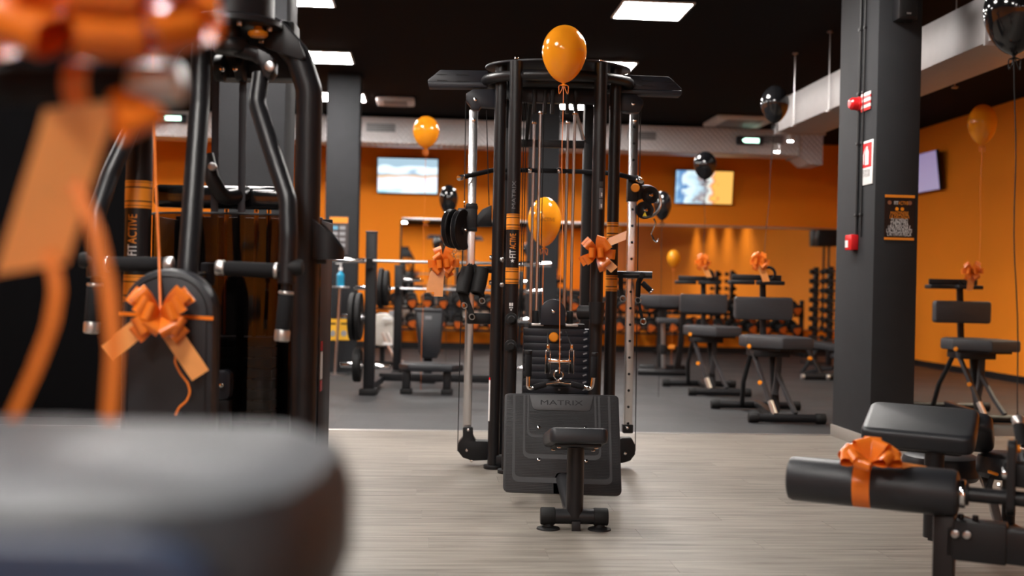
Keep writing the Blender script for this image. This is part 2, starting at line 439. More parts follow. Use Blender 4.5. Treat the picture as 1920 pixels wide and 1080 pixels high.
# pillars
def pillar(name, x0, x1, y0, y1, skirt=True):
    o = struct(MB().box(((x0 + x1) / 2, (y0 + y1) / 2, ZC / 2), (x1 - x0, y1 - y0, ZC), bevel=0.006).build(name, K['column']))
    if skirt:
        m = MB()
        t = 0.014; h = 0.085
        m.box(((x0 + x1) / 2, y0 - t / 2, h / 2), (x1 - x0 + 2 * t, t, h), bevel=0.003)
        m.box((x0 - t / 2, (y0 + y1) / 2, h / 2), (t, y1 - y0, h), bevel=0.003)
        m.box((x1 + t / 2, (y0 + y1) / 2, h / 2), (t, y1 - y0, h), bevel=0.003)
        m.build('skirting_board', K['skirting'], o)
    return o
CX0, CX1, CY0, CY1 = 3.01, 3.315, 7.49, 8.2
pillar('wall_pillar_right', CX0, CX1, CY0, CY1)
a = U(398, 525, 8.05); b = U(527, 525, 8.05)
pillar('wall_pillar_left', a.x, b.x, a.y, a.y + 0.62)
a = U(607, 526, 13.2); b = U(668, 526, 13.2)
LPX0, LPX1, LPY = a.x, b.x, a.y
pillar('wall_pillar_middle', a.x, b.x, a.y, a.y + 0.38, False)
a = U(990, 530, 14.6); b = U(1045, 530, 14.6)
pillar('wall_pillar_far', a.x, b.x, a.y, a.y + 0.38, False)

# ceiling LED panels; unseen ones are added to brighten back wall and foreground
lp = thing('ceiling_light', 'x', 'light', (0, 0, 0))
MB().box((0, 0, -0.008), (0.62, 0.62, 0.016), bevel=0.003).build('frame', K['frame_white'], lp)
MB().box((0, 0, -0.0165), (0.575, 0.575, 0.003)).build('diffuser', K['light'], lp, smooth=0)
LIGHTS = {}
n = 0
for j, ly in enumerate((-9.6, -3.3, -0.65, 2.0, 4.6, 7.15, 9.75, 12.35, 15.0, 17.4)):
    for i, lx in enumerate((-4.2, -1.15, 1.9, 5.1)):
        if ly > 17 : continue
        if i == 3 and -9 < ly: continue
        if i >= 2 and -9 < ly < 6: continue
        if ly in (-3.3, -0.65, 2.0, 4.6) and i != 1: continue
        o = lp if n == 0 else copy_tree(lp)
        o.location = (lx, ly, ZC); n += 1
        vis = {(1, 9.75): 'square white ceiling light panel cut by the top edge left of the dark pillar',
               (1, 12.35): 'square white ceiling light panel between the arched frame and the far pillar top',
               (1, 15.0): 'square white ceiling light panel just right of the far left pillar',
               (2, 9.75): 'largest square white ceiling light panel, above the cable tower top right',
               (2, 12.35): 'square white ceiling light panel partly behind the orange balloon on the tower',
               (2, 15.0): 'small distant square ceiling light panel seen through the tower top'}
        o['label'] = vis.get((i, ly), 'square white ceiling light panel added out of sight to light the room')
        o['group'] = 'square ceiling light panels'

# wall washers along the right-hand wall (their scallops show in the mirror)
for k, ly in enumerate((6.6, 8.2, 9.8, 11.4)):
    o = thing('wall_washer', 'small black ceiling downlight washing the right orange wall', 'light', (XR - 0.45, ly, ZC), 0, 'downlights along the right wall')
    MB().lathe([(0.0, -0.001), (0.055, -0.001), (0.055, -0.10), (0.048, -0.10), (0.046, -0.02), (0, -0.02)]).build('housing', K['metal2'], o)
    MB().lathe([(0.0, -0.03), (0.044, -0.03), (0.044, -0.034), (0, -0.034)]).build('lamp_glass', K['washer'] if 'washer' in K else K['light'], o)
    ld = bpy.data.lights.new('beam', 'SPOT'); ld.energy = 300; ld.color = (1.0, 0.85, 0.62); ld.spot_size = radians(95); ld.spot_blend = 1.0; ld.shadow_soft_size = 0.04
    lo = bpy.data.objects.new('beam', ld); COL.objects.link(lo); lo.parent = o; lo.location = (0, 0, -0.11)
    lo.rotation_euler = (0, radians(12), 0)

# mirror along the back wall
mz0, mz1 = 0.42, 2.06
mx0 = U(752, 500, 18.2).x; mx1 = XR - 0.02
mir = thing('wall_mirror', 'wide gym mirror along the orange back wall behind the dumbbell racks', 'mirror', (0, YF, 0))
npan = 4
for i in range(npan):
    x0 = mx0 + (mx1 - mx0) * i / npan; x1 = mx0 + (mx1 - mx0) * (i + 1) / npan
    MB().box(((x0 + x1) / 2, -0.008, (mz0 + mz1) / 2), (x1 - x0 - 0.003, 0.008, mz1 - mz0)).build('mirror_pane', K['mirror'], mir, smooth=0)
MB().box(((mx0 + mx1) / 2, -0.01, mz1 + 0.018), (mx1 - mx0, 0.02, 0.036), bevel=0.003).build('top_trim', K['alu'], mir)
MB().box((mx0 - 0.012, -0.01, (mz0 + mz1) / 2), (0.024, 0.02, mz1 - mz0), bevel=0.003).build('side_trim', K['metal2'], mir)
MB().box(((mx0 + mx1) / 2, -0.01, mz0 - 0.01), (mx1 - mx0, 0.02, 0.02), bevel=0.003).build('bottom_trim', K['alu'], mir)

# ---------------- televisions
def tv_mat(name, kind):
    M = bpy.data.materials.new(name); M.use_nodes = True
    nt = M.node_tree; b = nt.nodes['Principled BSDF']; N = nt.nodes.new; L = nt.links.new
    tc = N('ShaderNodeTexCoord'); mp = N('ShaderNodeMapping'); L(tc.outputs['Generated'], mp.inputs[0])
    sp = N('ShaderNodeSeparateXYZ')
    nz = N('ShaderNodeTexNoise'); nz.inputs['Detail'].default_value = 2
    if kind == 0:
        mp.inputs['Scale'].default_value = (1.6, 1, 3.2); nz.inputs['Scale'].default_value = 1.3; nz.inputs['Detail'].default_value = 1
        mp.inputs['Location'].default_value = (0.4, 0, 0.2)
        L(mp.outputs[0], nz.inputs[0]); L(tc.outputs['Generated'], sp.inputs[0])
        a = N('ShaderNodeMath'); a.operation = 'MULTIPLY_ADD'; a.inputs[1].default_value = 0.42; L(nz.outputs[0], a.inputs[0]); L(sp.outputs[2], a.inputs[2])
        r = N('ShaderNodeValToRGB'); cr = r.color_ramp
        stops = [(0.22, (0.3, 0.6, 0.72)), (0.3, (0.8, 0.92, 0.98)), (0.5, (0.88, 0.88, 0.95)), (0.66, (0.8, 0.82, 0.95)), (0.73, (0.85, 0.55, 0.3)),
                 (0.765, (0.8, 0.4, 0.08)), (0.80, (0.25, 0.4, 0.55)), (0.85, (0.8, 0.92, 1.0)), (0.97, (0.75, 0.9, 0.98)), (1.0, (0.35, 0.5, 0.6))]
    else:
        mp.inputs['Scale'].default_value = (2.2, 1, 1.4); nz.inputs['Scale'].default_value = 2.3
        L(mp.outputs[0], nz.inputs[0]); L(tc.outputs['Generated'], sp.inputs[0])
        a = N('ShaderNodeMath'); a.operation = 'MULTIPLY_ADD'; a.inputs[1].default_value = 0.55; L(nz.outputs[0], a.inputs[0]); L(sp.outputs[0], a.inputs[2])
        r = N('ShaderNodeValToRGB'); cr = r.color_ramp
        stops = [(0.15, (0.5, 0.75, 0.9)), (0.4, (0.06, 0.2, 0.45)), (0.47, (0.7, 0.85, 0.9)), (0.66, (0.45, 0.65, 0.75)), (0.76, (0.25, 0.18, 0.2)),
                 (0.86, (0.7, 0.8, 0.75)), (0.97, (0.75, 0.25, 0.06)), (1.0, (0.85, 0.45, 0.1))]
    while len(cr.elements) > 1: cr.elements.remove(cr.elements[-1])
    cr.elements[0].position = stops[0][0]; cr.elements[0].color = (*stops[0][1], 1)
    for p, c in stops[1:]:
        el = cr.elements.new(p); el.color = (*c, 1)
    L(a.outputs[0], r.inputs[0]); L(r.outputs[0], b.inputs['Emission Color']); b.inputs['Emission Strength'].default_value = TVS
    b.inputs['Base Color'].default_value = (0.01, 0.01, 0.01, 1); b.inputs['Roughness'].default_value = 0.2
    return M
K['tv0'] = tv_mat('screen_racing', 0); K['tv1'] = tv_mat('screen_film', 1)
K['tv2'] = emis('screen_violet', (0.16, 0.14, 0.36), 0.8)
def tv(label, c, w, h, tilt, scr, rz=0.0):
    o = thing('wall_television', label, 'television', (c[0], c[1], c[2]), rz, 'televisions on the orange walls')
    R = Matrix.Rotation(radians(tilt), 3, 'X')
    MB().box((0, 0, 0), (w + 0.02, 0.045, h + 0.02), R, bevel=0.008).build('casing', K['metal2'], o)
    s = MB().box((0, 0, 0), (w, 0.004, h)).build('screen', scr, o, smooth=0)
    s.location = R @ V((0, -0.0235, 0)); s.rotation_euler = (radians(tilt), 0, 0)
    MB().box((0, 0.045, 0.02), (0.3, 0.09, 0.2), bevel=0.01).build('wall_bracket', K['metal2'], o)
p = U(764, 328, 18.0); tv('glowing television showing a race car on the back wall, left of the tower', (p.x, YF - 0.1, p.z), 0.95, 0.55, 7, K['tv0'])
p = U(1329, 348, 18.2); tv('glowing television behind a black balloon on the back wall, right of the tower', (p.x, YF - 0.1, p.z), 0.94, 0.53, 7, K['tv1'])
p = U(1733, 325, 16.4); tv('television seen edge-on on the right wall beside the dark pillar', (XR - 0.12, p.y - 0.1, p.z), 0.94, 0.54, 7, K['tv2'], radians(-90))

# ---------------- ducts
def quilt_mat():
    M = mat('embossed_duct', (0.6, 0.58, 0.585), 0.45, metal=0.2, var=0.05, scale=12)
    nt = M.node_tree; N = nt.nodes.new; L = nt.links.new; b = nt.nodes['Principled BSDF']
    tc = N('ShaderNodeTexCoord'); hs = []
    for sgn in (1, -1):
        mp = N('ShaderNodeMapping'); mp.inputs['Rotation'].default_value = (0, radians(45 * sgn), 0); L(tc.outputs['Object'], mp.inputs[0])
        wv = N('ShaderNodeTexWave'); wv.inputs['Scale'].default_value = 5.5; wv.inputs['Distortion'].default_value = 0; wv.bands_direction = 'X'; L(mp.outputs[0], wv.inputs[0]); hs.append(wv)
    mx = N('ShaderNodeMath'); mx.operation = 'MAXIMUM'; L(hs[0].outputs[1], mx.inputs[0]); L(hs[1].outputs[1], mx.inputs[1])
    bp = N('ShaderNodeBump'); bp.inputs['Strength'].default_value = 0.6; bp.inputs['Distance'].default_value = 0.03
    L(mx.outputs[0], bp.inputs['Height']); L(bp.outputs[0], b.inputs['Normal'])
    return M
K['quilt'] = quilt_mat()
def duct_run(o, name, a, b, w, h, flange=1.2, dm='duct'):
    """rectangular sheet duct from a to b (centre line)"""
    a, b = V(a), V(b); d = (b - a).normalized(); L = (b - a).length
    m = MB(); m.rtube([a, b], w, h, up=(0, 0, 1), rad=0.004); m.build(name, K[dm], o)
    k = 0.0; f = MB()
    n = max(1, int(L / flange))
    for i in range(n + 1):
        q = a + d * (L * i / n)
        MB_f = MB(); MB_f.rtube([q - d * 0.012, q + d * 0.012], w + 0.05, h + 0.05, up=(0, 0, 1), rad=0.003); MB_f.build('flange', K['duct'], o)
dz0, dz1 = 2.75, 3.08
du = thing('air_duct', 'long grey sheet metal ventilation duct hanging above the right pillar', 'duct', (3.95, 0, 0))
duct_run(du, 'duct_body', (0, 0.5, (dz0 + dz1) / 2), (0, 11.9, (dz0 + dz1) / 2), 0.5, dz1 - dz0, 1.9)
for ry in (2.4, 4.6, 6.6, 8.9, 10.3, 11.3):
    for s in (-1, 1):
        m = MB(); m.cyl((s * 0.27, ry, dz0 - 0.03), (s * 0.27, ry, ZC), 0.006, seg=8); m.cyl((s * 0.27, ry, ZC - 0.012), (s * 0.27, ry, ZC), 0.03, seg=10)
        m.box((s * 0.27, ry, dz0 - 0.02), (0.04, 0.04, 0.012)); m.build('hanger_rod', K['steel'], du)
pa = U(232, 240, 16.6); pb = U(1492, 262, 17.0)
bd = thing('air_duct', 'wide pale ventilation duct running across above the orange back wall', 'duct', (0, 16.75, 0))
bz0, bz1 = 3.06, 3.43
bx0, bx1 = -5.0, pb.x
duct_run(bd, 'duct_body', (bx0, 0, (bz0 + bz1) / 2), (bx1, 0, (bz0 + bz1) / 2), 0.55, bz1 - bz0, 3.0, 'quilt')
# down-turned elbow at its right end
m = MB()
m.xz([(bx1, bz1), (bx1 + 0.36, bz1), (bx1 + 0.36, bz0 - 0.13), (bx1 + 0.16, bz0 - 0.13), (bx1, bz0)], -0.275, 0.55)
m.build('elbow', K['quilt'], bd)
for k in range(5):
    gx = -2.6 + k * 1.9
    g = MB().box((gx, -0.283, (bz0 + bz1) / 2 + 0.03), (0.42, 0.012, 0.12), bevel=0.003).build('air_grille', K['grey_plastic'], bd)
    for q in range(4):
        MB().box((gx, -0.292, (bz0 + bz1) / 2 + 0.03 - 0.04 + q * 0.027), (0.38, 0.008, 0.006)).build('grille_slat', K['metal2'], g)
# ceiling cassettes
def cassette(label, p, w, d):
    o = thing('ceiling_cassette', label, 'air conditioner', (p.x, p.y, ZC), 0, 'ceiling air conditioning cassettes')
    m = MB(); m.xy([(-w / 2, -d / 2), (w / 2, -d / 2), (w / 2, d / 2), (-w / 2, d / 2)], -0.06, 0.06, 0.02, r=0.05); m.build('cover', K['white'], o)
    MB().box((0, 0, -0.064), (w * 0.62, d * 0.62, 0.012), bevel=0.004).build('intake_grille', K['grey_plastic'], o)
    for s in (-1, 1):
        MB().box((0, s * d * 0.4, -0.062), (w * 0.6, 0.05, 0.008)).build('louvre', K['grey_plastic'], o)
cassette('white square air conditioner cassette on the ceiling left of the black balloon', UZ(1385, 224, ZC), 0.84, 0.84)
cassette('dim grey ceiling ventilation panel right of the far left pillar', UZ(742, 186, ZC), 0.5, 0.5)
# emergency lamps
def exit_lamp(label, p):
    o = thing('emergency_lamp', label, 'lamp', p, 0, 'green emergency lamps on the back duct')
    MB().box((0, 0, 0), (0.40, 0.05, 0.12), bevel=0.01).build('casing', K['navy'], o)
    m = MB(); m.xz([(-0.12, 0), (-0.08, -0.03), (0.13, -0.03), (0.13, 0.03), (-0.08, 0.03)], -0.031, 0.008); m.build('arrow_light', K['green_light'], o)
for lab, px, py in (('green lit emergency lamp on the back duct near the right pillar', 1419, 258), ('green lit emergency lamp seen through the left machine frame', 330, 227)):
    p = U(px, py, 16.35); exit_lamp(lab, (p.x, 16.41, p.z))
# two small spotlights by the duct elbow
for lab, px, py in (('tiny white spotlight head under the duct elbow', 1482, 258), ('tiny white bracket lamp left of the duct elbow', 1457, 278)):
    p = U(px, py, 16.2)
    o = thing('spotlight', lab, 'lamp', p, 0)
    MB().lathe([(0, 0.06), (0.03, 0.05), (0.045, -0.02), (0.042, -0.05), (0, -0.05)], axis=(0, 0, 1)).build('lamp_head', K['white'], o)
    MB().lathe([(0, -0.052), (0.036, -0.052), (0.036, -0.056), (0, -0.056)]).build('lamp_glass', K['light'], o)
    MB().cyl((0, 0, 0.04), (0, 0.66, 0.22), 0.008, seg=8).build('bracket_arm', K['steel'], o)

# ---------------- things on the right pillar
PF = Frame((CX0, CY0), 0.0)            # x right along the front face, y back along the left face
def on_left(px, py): return PF.x(px, py, 0.0)
def on_front(px, py): return PF.p(px, py, 0.0)
# conduits on the left face
q = on_left(1612, 300).y
for dy, r, z0, z1, lab in ((0.0, 0.011, on_left(1606, 445).z, ZC, 'thicker black conduit pipe up the pillar to the fire alarm box'),
                           (-0.07, 0.007, on_left(1612, 445).z, ZC, 'thin black cable conduit beside the thick one on the pillar')):
    o = thing('conduit', lab, 'pipe', (CX0, CY0 + q + dy, 0), 0)
    MB().cyl((-r - 0.002, 0, z0), (-r - 0.002, 0, z1), r, seg=10).build('pipe', K['metal2'], o)
    for zc in (1.6, 2.1, 2.45, 2.9):
        MB().box((-r - 0.002, 0, zc), (2 * r + 0.008, 2 * r + 0.012, 0.02), bevel=0.003).build('pipe_clip', K['metal2'], o)
# alarm sounder with a flag sign
p = on_left(1614, 195); p2 = on_left(1622, 192)
o = thing('alarm_sounder', 'round red fire alarm sounder with a red and white flag sign on the pillar', 'alarm', (CX0, CY0 + p.y, p.z))
MB().lathe([(0, 0.085), (0.03, 0.082), (0.043, 0.066), (0.045, 0.025), (0.05, 0.022), (0.05, 0.0), (0, 0.0)], axis=(-1, 0, 0)).build('sounder', K['red'], o)
def stripes_mat(name, c1, c2, n, axis=2):
    M = bpy.data.materials.new(name); M.use_nodes = True
    nt = M.node_tree; b = nt.nodes['Principled BSDF']; N = nt.nodes.new; L = nt.links.new
    tc = N('ShaderNodeTexCoord'); sp = N('ShaderNodeSeparateXYZ'); L(tc.outputs['Generated'], sp.inputs[0])
    mu = N('ShaderNodeMath'); mu.operation = 'MULTIPLY'; mu.inputs[1].default_value = n; L(sp.outputs[axis], mu.inputs[0])
    fr = N('ShaderNodeMath'); fr.operation = 'FRACT'; L(mu.outputs[0], fr.inputs[0])
    gt = N('ShaderNodeMath'); gt.operation = 'GREATER_THAN'; gt.inputs[1].default_value = 0.5; L(fr.outputs[0], gt.inputs[0])
    mx = N('ShaderNodeMix'); mx.data_type = 'RGBA'; mx.inputs[6].default_value = (*c1, 1); mx.inputs[7].default_value = (*c2, 1)
    L(gt.outputs[0], mx.inputs[0]); L(mx.outputs[2], b.inputs['Base Color']); b.inputs['Roughness'].default_value = 0.5
    return M
K['stripes'] = stripes_mat('red_white_print', (0.6, 0.03, 0.03), (0.75, 0.72, 0.7), 3.0)
m = MB(); m.box((-0.006, p2.y - p.y - 0.03, p2.z - p.z), (0.008, 0.17, 0.125), bevel=0.002); m.build('flag_sign', K['stripes'], o)
# fire extinguisher sign
def face_text(name, s, size, M, par, y, z, xs=0.75, x=-0.0062):
    return text_mesh(name, s, size, M, par, lambda u, v, w: V((x - w, y - u, z + v)), xs=xs)
p = on_left(1627, 305); pt = on_left(1627, 264); pbm = on_left(1626, 346)
o = thing('extinguisher_sign', 'white fire extinguisher sign with red pictogram on the pillar side', 'sign', (CX0, CY0 + p.y, p.z))
hh = (pt.z - pbm.z)
MB().box((-0.003, 0, 0), (0.006, 0.2, hh), bevel=0.001).build('sign_plate', K['white'], o)
MB().box((-0.0066, 0, hh * 0.17), (0.0012, 0.165, hh * 0.56)).build('red_field', K['red'], o)
m = MB(); zz = hh * 0.17
m.yz([(-0.03, zz - hh * 0.22), (0.03, zz - hh * 0.22), (0.03, zz + hh * 0.08), (0.012, zz + hh * 0.14), (0.012, zz + hh * 0.2), (-0.012, zz + hh * 0.2), (-0.012, zz + hh * 0.14), (-0.03, zz + hh * 0.08)], -0.0082, 0.001, r=0.008)
m.yz([(0.03, zz + hh * 0.16), (0.065, zz + hh * 0.02), (0.06, zz - hh * 0.2), (0.05, zz - hh * 0.2), (0.052, zz + hh * 0.02), (0.02, zz + hh * 0.19)], -0.0082, 0.001)
m.build('pictogram', K['white'], o, smooth=0)
for i, s in enumerate(('ESTINTORE', 'A POLVERE')):
    face_text('sign_text', s, 0.034, K['metal2'], o, 0, -hh * (0.2 + 0.09 * i))
# manual call point
p = on_left(1604, 455)
o = thing('call_point', 'small red manual fire alarm box low on the pillar', 'alarm', (CX0, CY0 + p.y, p.z))
MB().box((-0.028, 0, 0), (0.056, 0.12, 0.11), bevel=0.008).build('housing', K['red'], o)
MB().box((-0.0565, 0.02, -0.01), (0.003, 0.05, 0.05)).build('press_plate', K['white'], o)
# poster on the front face
pc = on_front(1686, 408); pw = on_front(1714, 408).x - on_front(1658, 408).x; ph = on_front(1686, 366).z - on_front(1686, 450).z
o = thing('notice_poster', 'black and orange printed notice poster on the pillar front', 'poster', (CX0 + pc.x, CY0, pc.z))
MB().box((0, -0.002, 0), (pw, 0.004, ph)).build('poster_sheet', mat('poster_black', (0.01, 0.008, 0.008), 0.35), o, smooth=0)
MB().box((0, -0.0046, ph * 0.475), (pw, 0.0012, ph * 0.06)).build('top_band', K['decal'], o, smooth=0)
MB().box((0, -0.0046, -ph * 0.475), (pw, 0.0012, ph * 0.055)).build('bottom_band', K['decal'], o, smooth=0)
def ftext(s, size, M, z, xs, x=0.0):
    return text_mesh('poster_text', s, size, M, o, lambda u, v, w: V((x + u, -0.0045 - w, z + v)), xs=xs)
ftext('FIT', 0.034, K['white_decal'], ph * 0.32, 0.7, -0.025); ftext('ACTIVE', 0.034, K['decal'], ph * 0.32, 0.62, 0.025)
for s in (-1, 1):
    MB().lathe([(0, 0), (0.014, 0), (0.014, 0.001), (0, 0.001)], o=(s * pw * 0.34, -0.004, ph * 0.33), axis=(0, -1, 0)).build('medallion', K['steel'], o)
    MB().lathe([(0, 0), (0.012, 0), (0.012, 0.001), (0, 0.001)], o=(s * pw * 0.09, -0.004, ph * 0.19), axis=(0, -1, 0)).build('foot_symbol', K['orange'], o)
for i, (s, c) in enumerate((('MANTENERE', 'decal'), ('LA DISTANZA', 'decal'), ('DI ALMENO', 'white_decal'), ('2 METRI TRA', 'white_decal'), ('UNA PERSONA E', 'white_decal'), ("L'ALTRA DURANTE", 'white_decal'), ("L'ATTIVITA FISICA", 'white_decal'))):
    ftext(s, 0.036, K[c], ph * (0.09 - 0.078 * i), 0.62 if i < 4 else 0.58)
# small loudspeaker box at the top of the front face
p = on_front(1690, 26)
o = thing('loudspeaker', 'small black loudspeaker box high on the pillar front', 'speaker', (CX0 + p.x, CY0, p.z + 0.06))
MB().box((0, -0.06, 0), (0.13, 0.12, 0.24), bevel=0.01).build('cabinet', K['metal2'], o)
MB().box((0, -0.1215, 0.0), (0.11, 0.004, 0.21), bevel=0.001).build('grille', K['rubber'], o)
MB().box((0, -0.125, -0.085), (0.03, 0.002, 0.012)).build('badge', K['alu'], o)

# ---------------- posters and stand at the far left pillar
LP = Frame((LPX0, LPY), 0.0)
def lp_sheet(name, label, px0, py0, px1, py1, M):
    a = LP.p(px0, py0, 0); b = LP.p(px1, py1, 0)
    o = thing(name, label, 'poster', (LPX0 + (a.x + b.x) / 2, LPY, (a.z + b.z) / 2))
    MB().box((0, -0.003, 0), (b.x - a.x, 0.006, a.z - b.z)).build('poster_sheet', M, o, smooth=0)
    return o, (b.x - a.x), (a.z - b.z)
for px0, px1, s in ((613, 634, 'left'), (635, 655, 'right')):
    o, ww, h2 = lp_sheet('yellow_notice', 'yellow notice with a round dial low on the far pillar, %s of two' % s, px0, 598, px1, 638, K['yellow'])
    MB().lathe([(0, 0), (0.035, 0), (0.035, 0.002), (0.02, 0.003), (0, 0.003)], o=(0, -0.006, -h2 * 0.18), axis=(0, -1, 0)).build('dial_print', K['grey_plastic'], o)
    MB().box((0, -0.0068, h2 * 0.28), (ww * 0.6, 0.0015, 0.02)).build('title_bar', K['metal2'], o)
o, ww, h2 = lp_sheet('wall_chart', 'orange and blue exercise chart on the far left pillar', 618, 405, 652, 478, mat('chart_print', (0.05, 0.04, 0.04), 0.4))
MB().box((0, -0.0068, h2 * 0.4), (ww * 0.95, 0.0015, h2 * 0.15)).build('title_band', K['decal'], o)
for i in range(4):
    for s in (-1, 1):
        MB().box((s * ww * 0.2, -0.0068, h2 * (0.2 - 0.15 * i)), (ww * 0.3, 0.0015, h2 * 0.09)).build('picture_cell', mat('chart_blue', (0.1, 0.3, 0.45), 0.5) if i == 0 and s < 0 else K['grey_plastic'], o)
K['blue'] = mat('blue_liquid', (0.02, 0.25, 0.42), 0.15)
b0 = UZ(628, 703, 0.0)
o = thing('sanitiser_stand', 'slim steel sanitiser stand with a blue bottle in front of the far pillar', 'stand', (b0.x, b0.y, 0))
MB().lathe([(0, 0), (0.14, 0), (0.14, 0.012), (0.02, 0.02), (0, 0.02)]).build('base', K['steel'], o)
MB().cyl((0, 0, 0.01), (0.04, 0, 0.98), 0.014, seg=10).build('pole', K['steel'], o)
MB().box((0.04, 0, 0.99), (0.2, 0.16, 0.02), bevel=0.005).build('tray', K['steel'], o)
bt = thing('sanitiser_bottle', 'small blue sanitiser pump bottle on the slim stand', 'bottle', (b0.x + 0.04, b0.y, 1.0))
MB().lathe([(0, 0), (0.042, 0), (0.045, 0.01), (0.045, 0.13), (0.018, 0.165), (0.016, 0.18), (0, 0.18)]).build('bottle_body', K['blue'], bt)
m = MB(); m.lathe([(0, 0.18), (0.02, 0.18), (0.02, 0.21), (0.007, 0.215), (0.007, 0.25), (0.014, 0.25), (0.014, 0.262), (0, 0.262)]); m.box((-0.03, 0, 0.256), (0.05, 0.012, 0.01)); m.build('pump', K['white'], bt)
# ================================================================== balloons, bows, strings
def balloon(label, px, py, d, wpx, hpx, M='balloon', string_to=None, group=None, smat='string', tilt=0.0, curls=True, name='balloon'):
    """px, py: centre; the body is wpx x hpx pixels at distance d"""
    c = U(px, py, d); R = wpx * d / F / 2; Hh = hpx * d / F
    zt = Hh * 0.47; 
    o = thing(name, label, 'balloon', (c.x, c.y, c.z), 0, group)
    prof = []
    n = 22
    for i in range(n + 1):
        t = pi * i / n
        z = cos(t)
        r = sin(t)
        if z < 0: r = r * (1 - 0.17 * (-z) ** 1.3) if z > -0.999 else 0.0
        zz = z * Hh * 0.46 if z > 0 else z * Hh * 0.52
        prof.append((max(r, 0.0) * R, zz))
    prof = [p for p in prof if p[1] > -Hh * 0.505]
    prof += [(R * 0.10, -Hh * 0.52), (R * 0.055, -Hh * 0.535), (R * 0.05, -Hh * 0.55), (R * 0.12, -Hh * 0.57), (R * 0.10, -Hh * 0.575), (0, -Hh * 0.565)]
    b = MB(); b.lathe(prof, seg=32); b.build('balloon_body', K[M], o, smooth=60)
    kz = -Hh * 0.545
    if curls:
        m = MB()
        for s in (-1, 1):
            m.tube([(0, -0.004, kz), (s * R * 0.22, -0.006, kz - 0.01), (s * R * 0.2, -0.006, kz - R * 0.5), (s * R * 0.08, -0.006, kz - R * 0.25), (s * 0.004, -0.004, kz - 0.01)], 0.0022, 0.01, seg=6)
        m.build('string_knot', K[smat], o)
    if string_to is not None:
        e = V(string_to) - V((c.x, c.y, c.z))
        a = V((0, 0, kz)); pts = []
        for i in range(15):
            t = i / 14; p = a.lerp(e, t)
            p += V((0.006 * sin(t * 11 + px), 0, 0)) * sin(pi * t)
            pts.append(p)
        m = MB(); m.tube(pts, 0.0022, seg=5); m.build('string', K[smat], o)
    return o

def loop_strip(m, o, out, nrm, L, Hh, w, twist=0.0):
    """one open ribbon loop leaving o in direction out, ribbon width along nrm; its far end is a flat fold"""
    out = V(out).normalized(); nrm = V(nrm); nrm = (nrm - out * nrm.dot(out)).normalized(); sd = out.cross(nrm)
    ctl = [(0.0, 0.0, 0.30), (0.18, 0.10, 0.42), (0.45, 0.24, 0.75), (0.75, 0.34, 0.97), (0.93, 0.33, 1.0), (1.0, 0.20, 1.0), (1.02, 0.0, 1.0),
           (1.0, -0.20, 1.0), (0.93, -0.33, 1.0), (0.75, -0.34, 0.97), (0.45, -0.24, 0.75), (0.18, -0.10, 0.42), (0.0, 0.0, 0.30)]
    m.strip([V(o) + out * (L * a) + sd * (Hh * b) for a, b, c in ctl], [nrm] * len(ctl), [w * c for a, b, c in ctl])
def bow(label, pos, nrm, size, dirs=None, nl=14, w=None, tails=(), group=None, name='gift_bow', upv=(0, 0, 1), seed=1, cat='bow'):
    """pos world; nrm the direction the bow faces; tails: lists of world points"""
    rnd = random.Random(seed)
    pos = V(pos); nrm = V(nrm).normalized()
    ux = V(upv).cross(nrm).normalized() * 1.0; uy = nrm.cross(ux)
    w = w or size * 0.52
    o = thing(name, label, cat, pos, 0, group)
    m = MB(); m.lathe([(0, -size * 0.1), (size * 0.1, -size * 0.06), (size * 0.13, 0.02 * size), (size * 0.08, size * 0.12), (0, size * 0.15)], axis=nrm, seg=10); m.build('knot', K['ribbon'], o)
    if dirs is None:
        dirs = []
        for ring, (el, k, ls) in enumerate(((2, max(5, int(nl * 0.5)), 1.0), (32, max(4, int(nl * 0.35)), 0.9), (62, 2, 0.72))):
            for i in range(k):
                dirs.append((360.0 * (i + 0.5 * ring) / k + rnd.uniform(-9, 9), el + rnd.uniform(-6, 8), ls * rnd.uniform(0.9, 1.08)))
    for az, el, ls in dirs:
        a = radians(az); e = radians(el)
        out = (ux * cos(a) + uy * sin(a)) * cos(e) + nrm * sin(e)
        tang = (-ux * sin(a) + uy * cos(a))
        m = MB(); loop_strip(m, nrm * size * 0.03, out, tang, size * ls, size * 0.46, w)
        m.build('ribbon_loop', K['ribbon'], o, smooth=80, solid=0.0006)
    for t in tails:
        pts, wd, ww = t
        pts = [V(p) - pos for p in pts]
        m = MB(); m.strip(fillet(pts, 0.05, 4), V(wd), ww); m.build('ribbon_tail', K['ribbon_pale'], o, smooth=80, solid=0.0006)
    return o

# ================================================================== the cable tower
gorg = U(1039, 533, 6.58)
G = Frame((gorg.x, gorg.y), -TH + radians(1.5))
P = G.p
gym = thing_f('cable_tower', 'tall black multi-station cable tower with low row seat in the middle of the floor', 'gym machine', G)
def xz_at(y): return lambda pts: [(P(a, b, y).x, P(a, b, y).z) for a, b in pts]
YA, YB2 = -0.15, 0.0
xA = P(962, 420, YA).x; xD = P(1121, 420, YA).x; xB = P(934, 420, YB2).x; xE = P(1149, 420, YB2).x
ZT = 2.325; rA = 0.037; rB = 0.034
for x, y, r in ((xA, YA, rA), (xD, YA, rA), (xB, YB2, rB), (xE, YB2, rB)):
    m = MB(); m.cyl((x, y, 0.012), (x, y, ZT), r, seg=24); m.build('upright', K['metal'], gym)
    m = MB(); m.bcyl((x, y, 0), (x, y, 0.022), r + 0.022, 0.004); m.build('foot_flange', K['metal2'], gym)
YC = 0.27
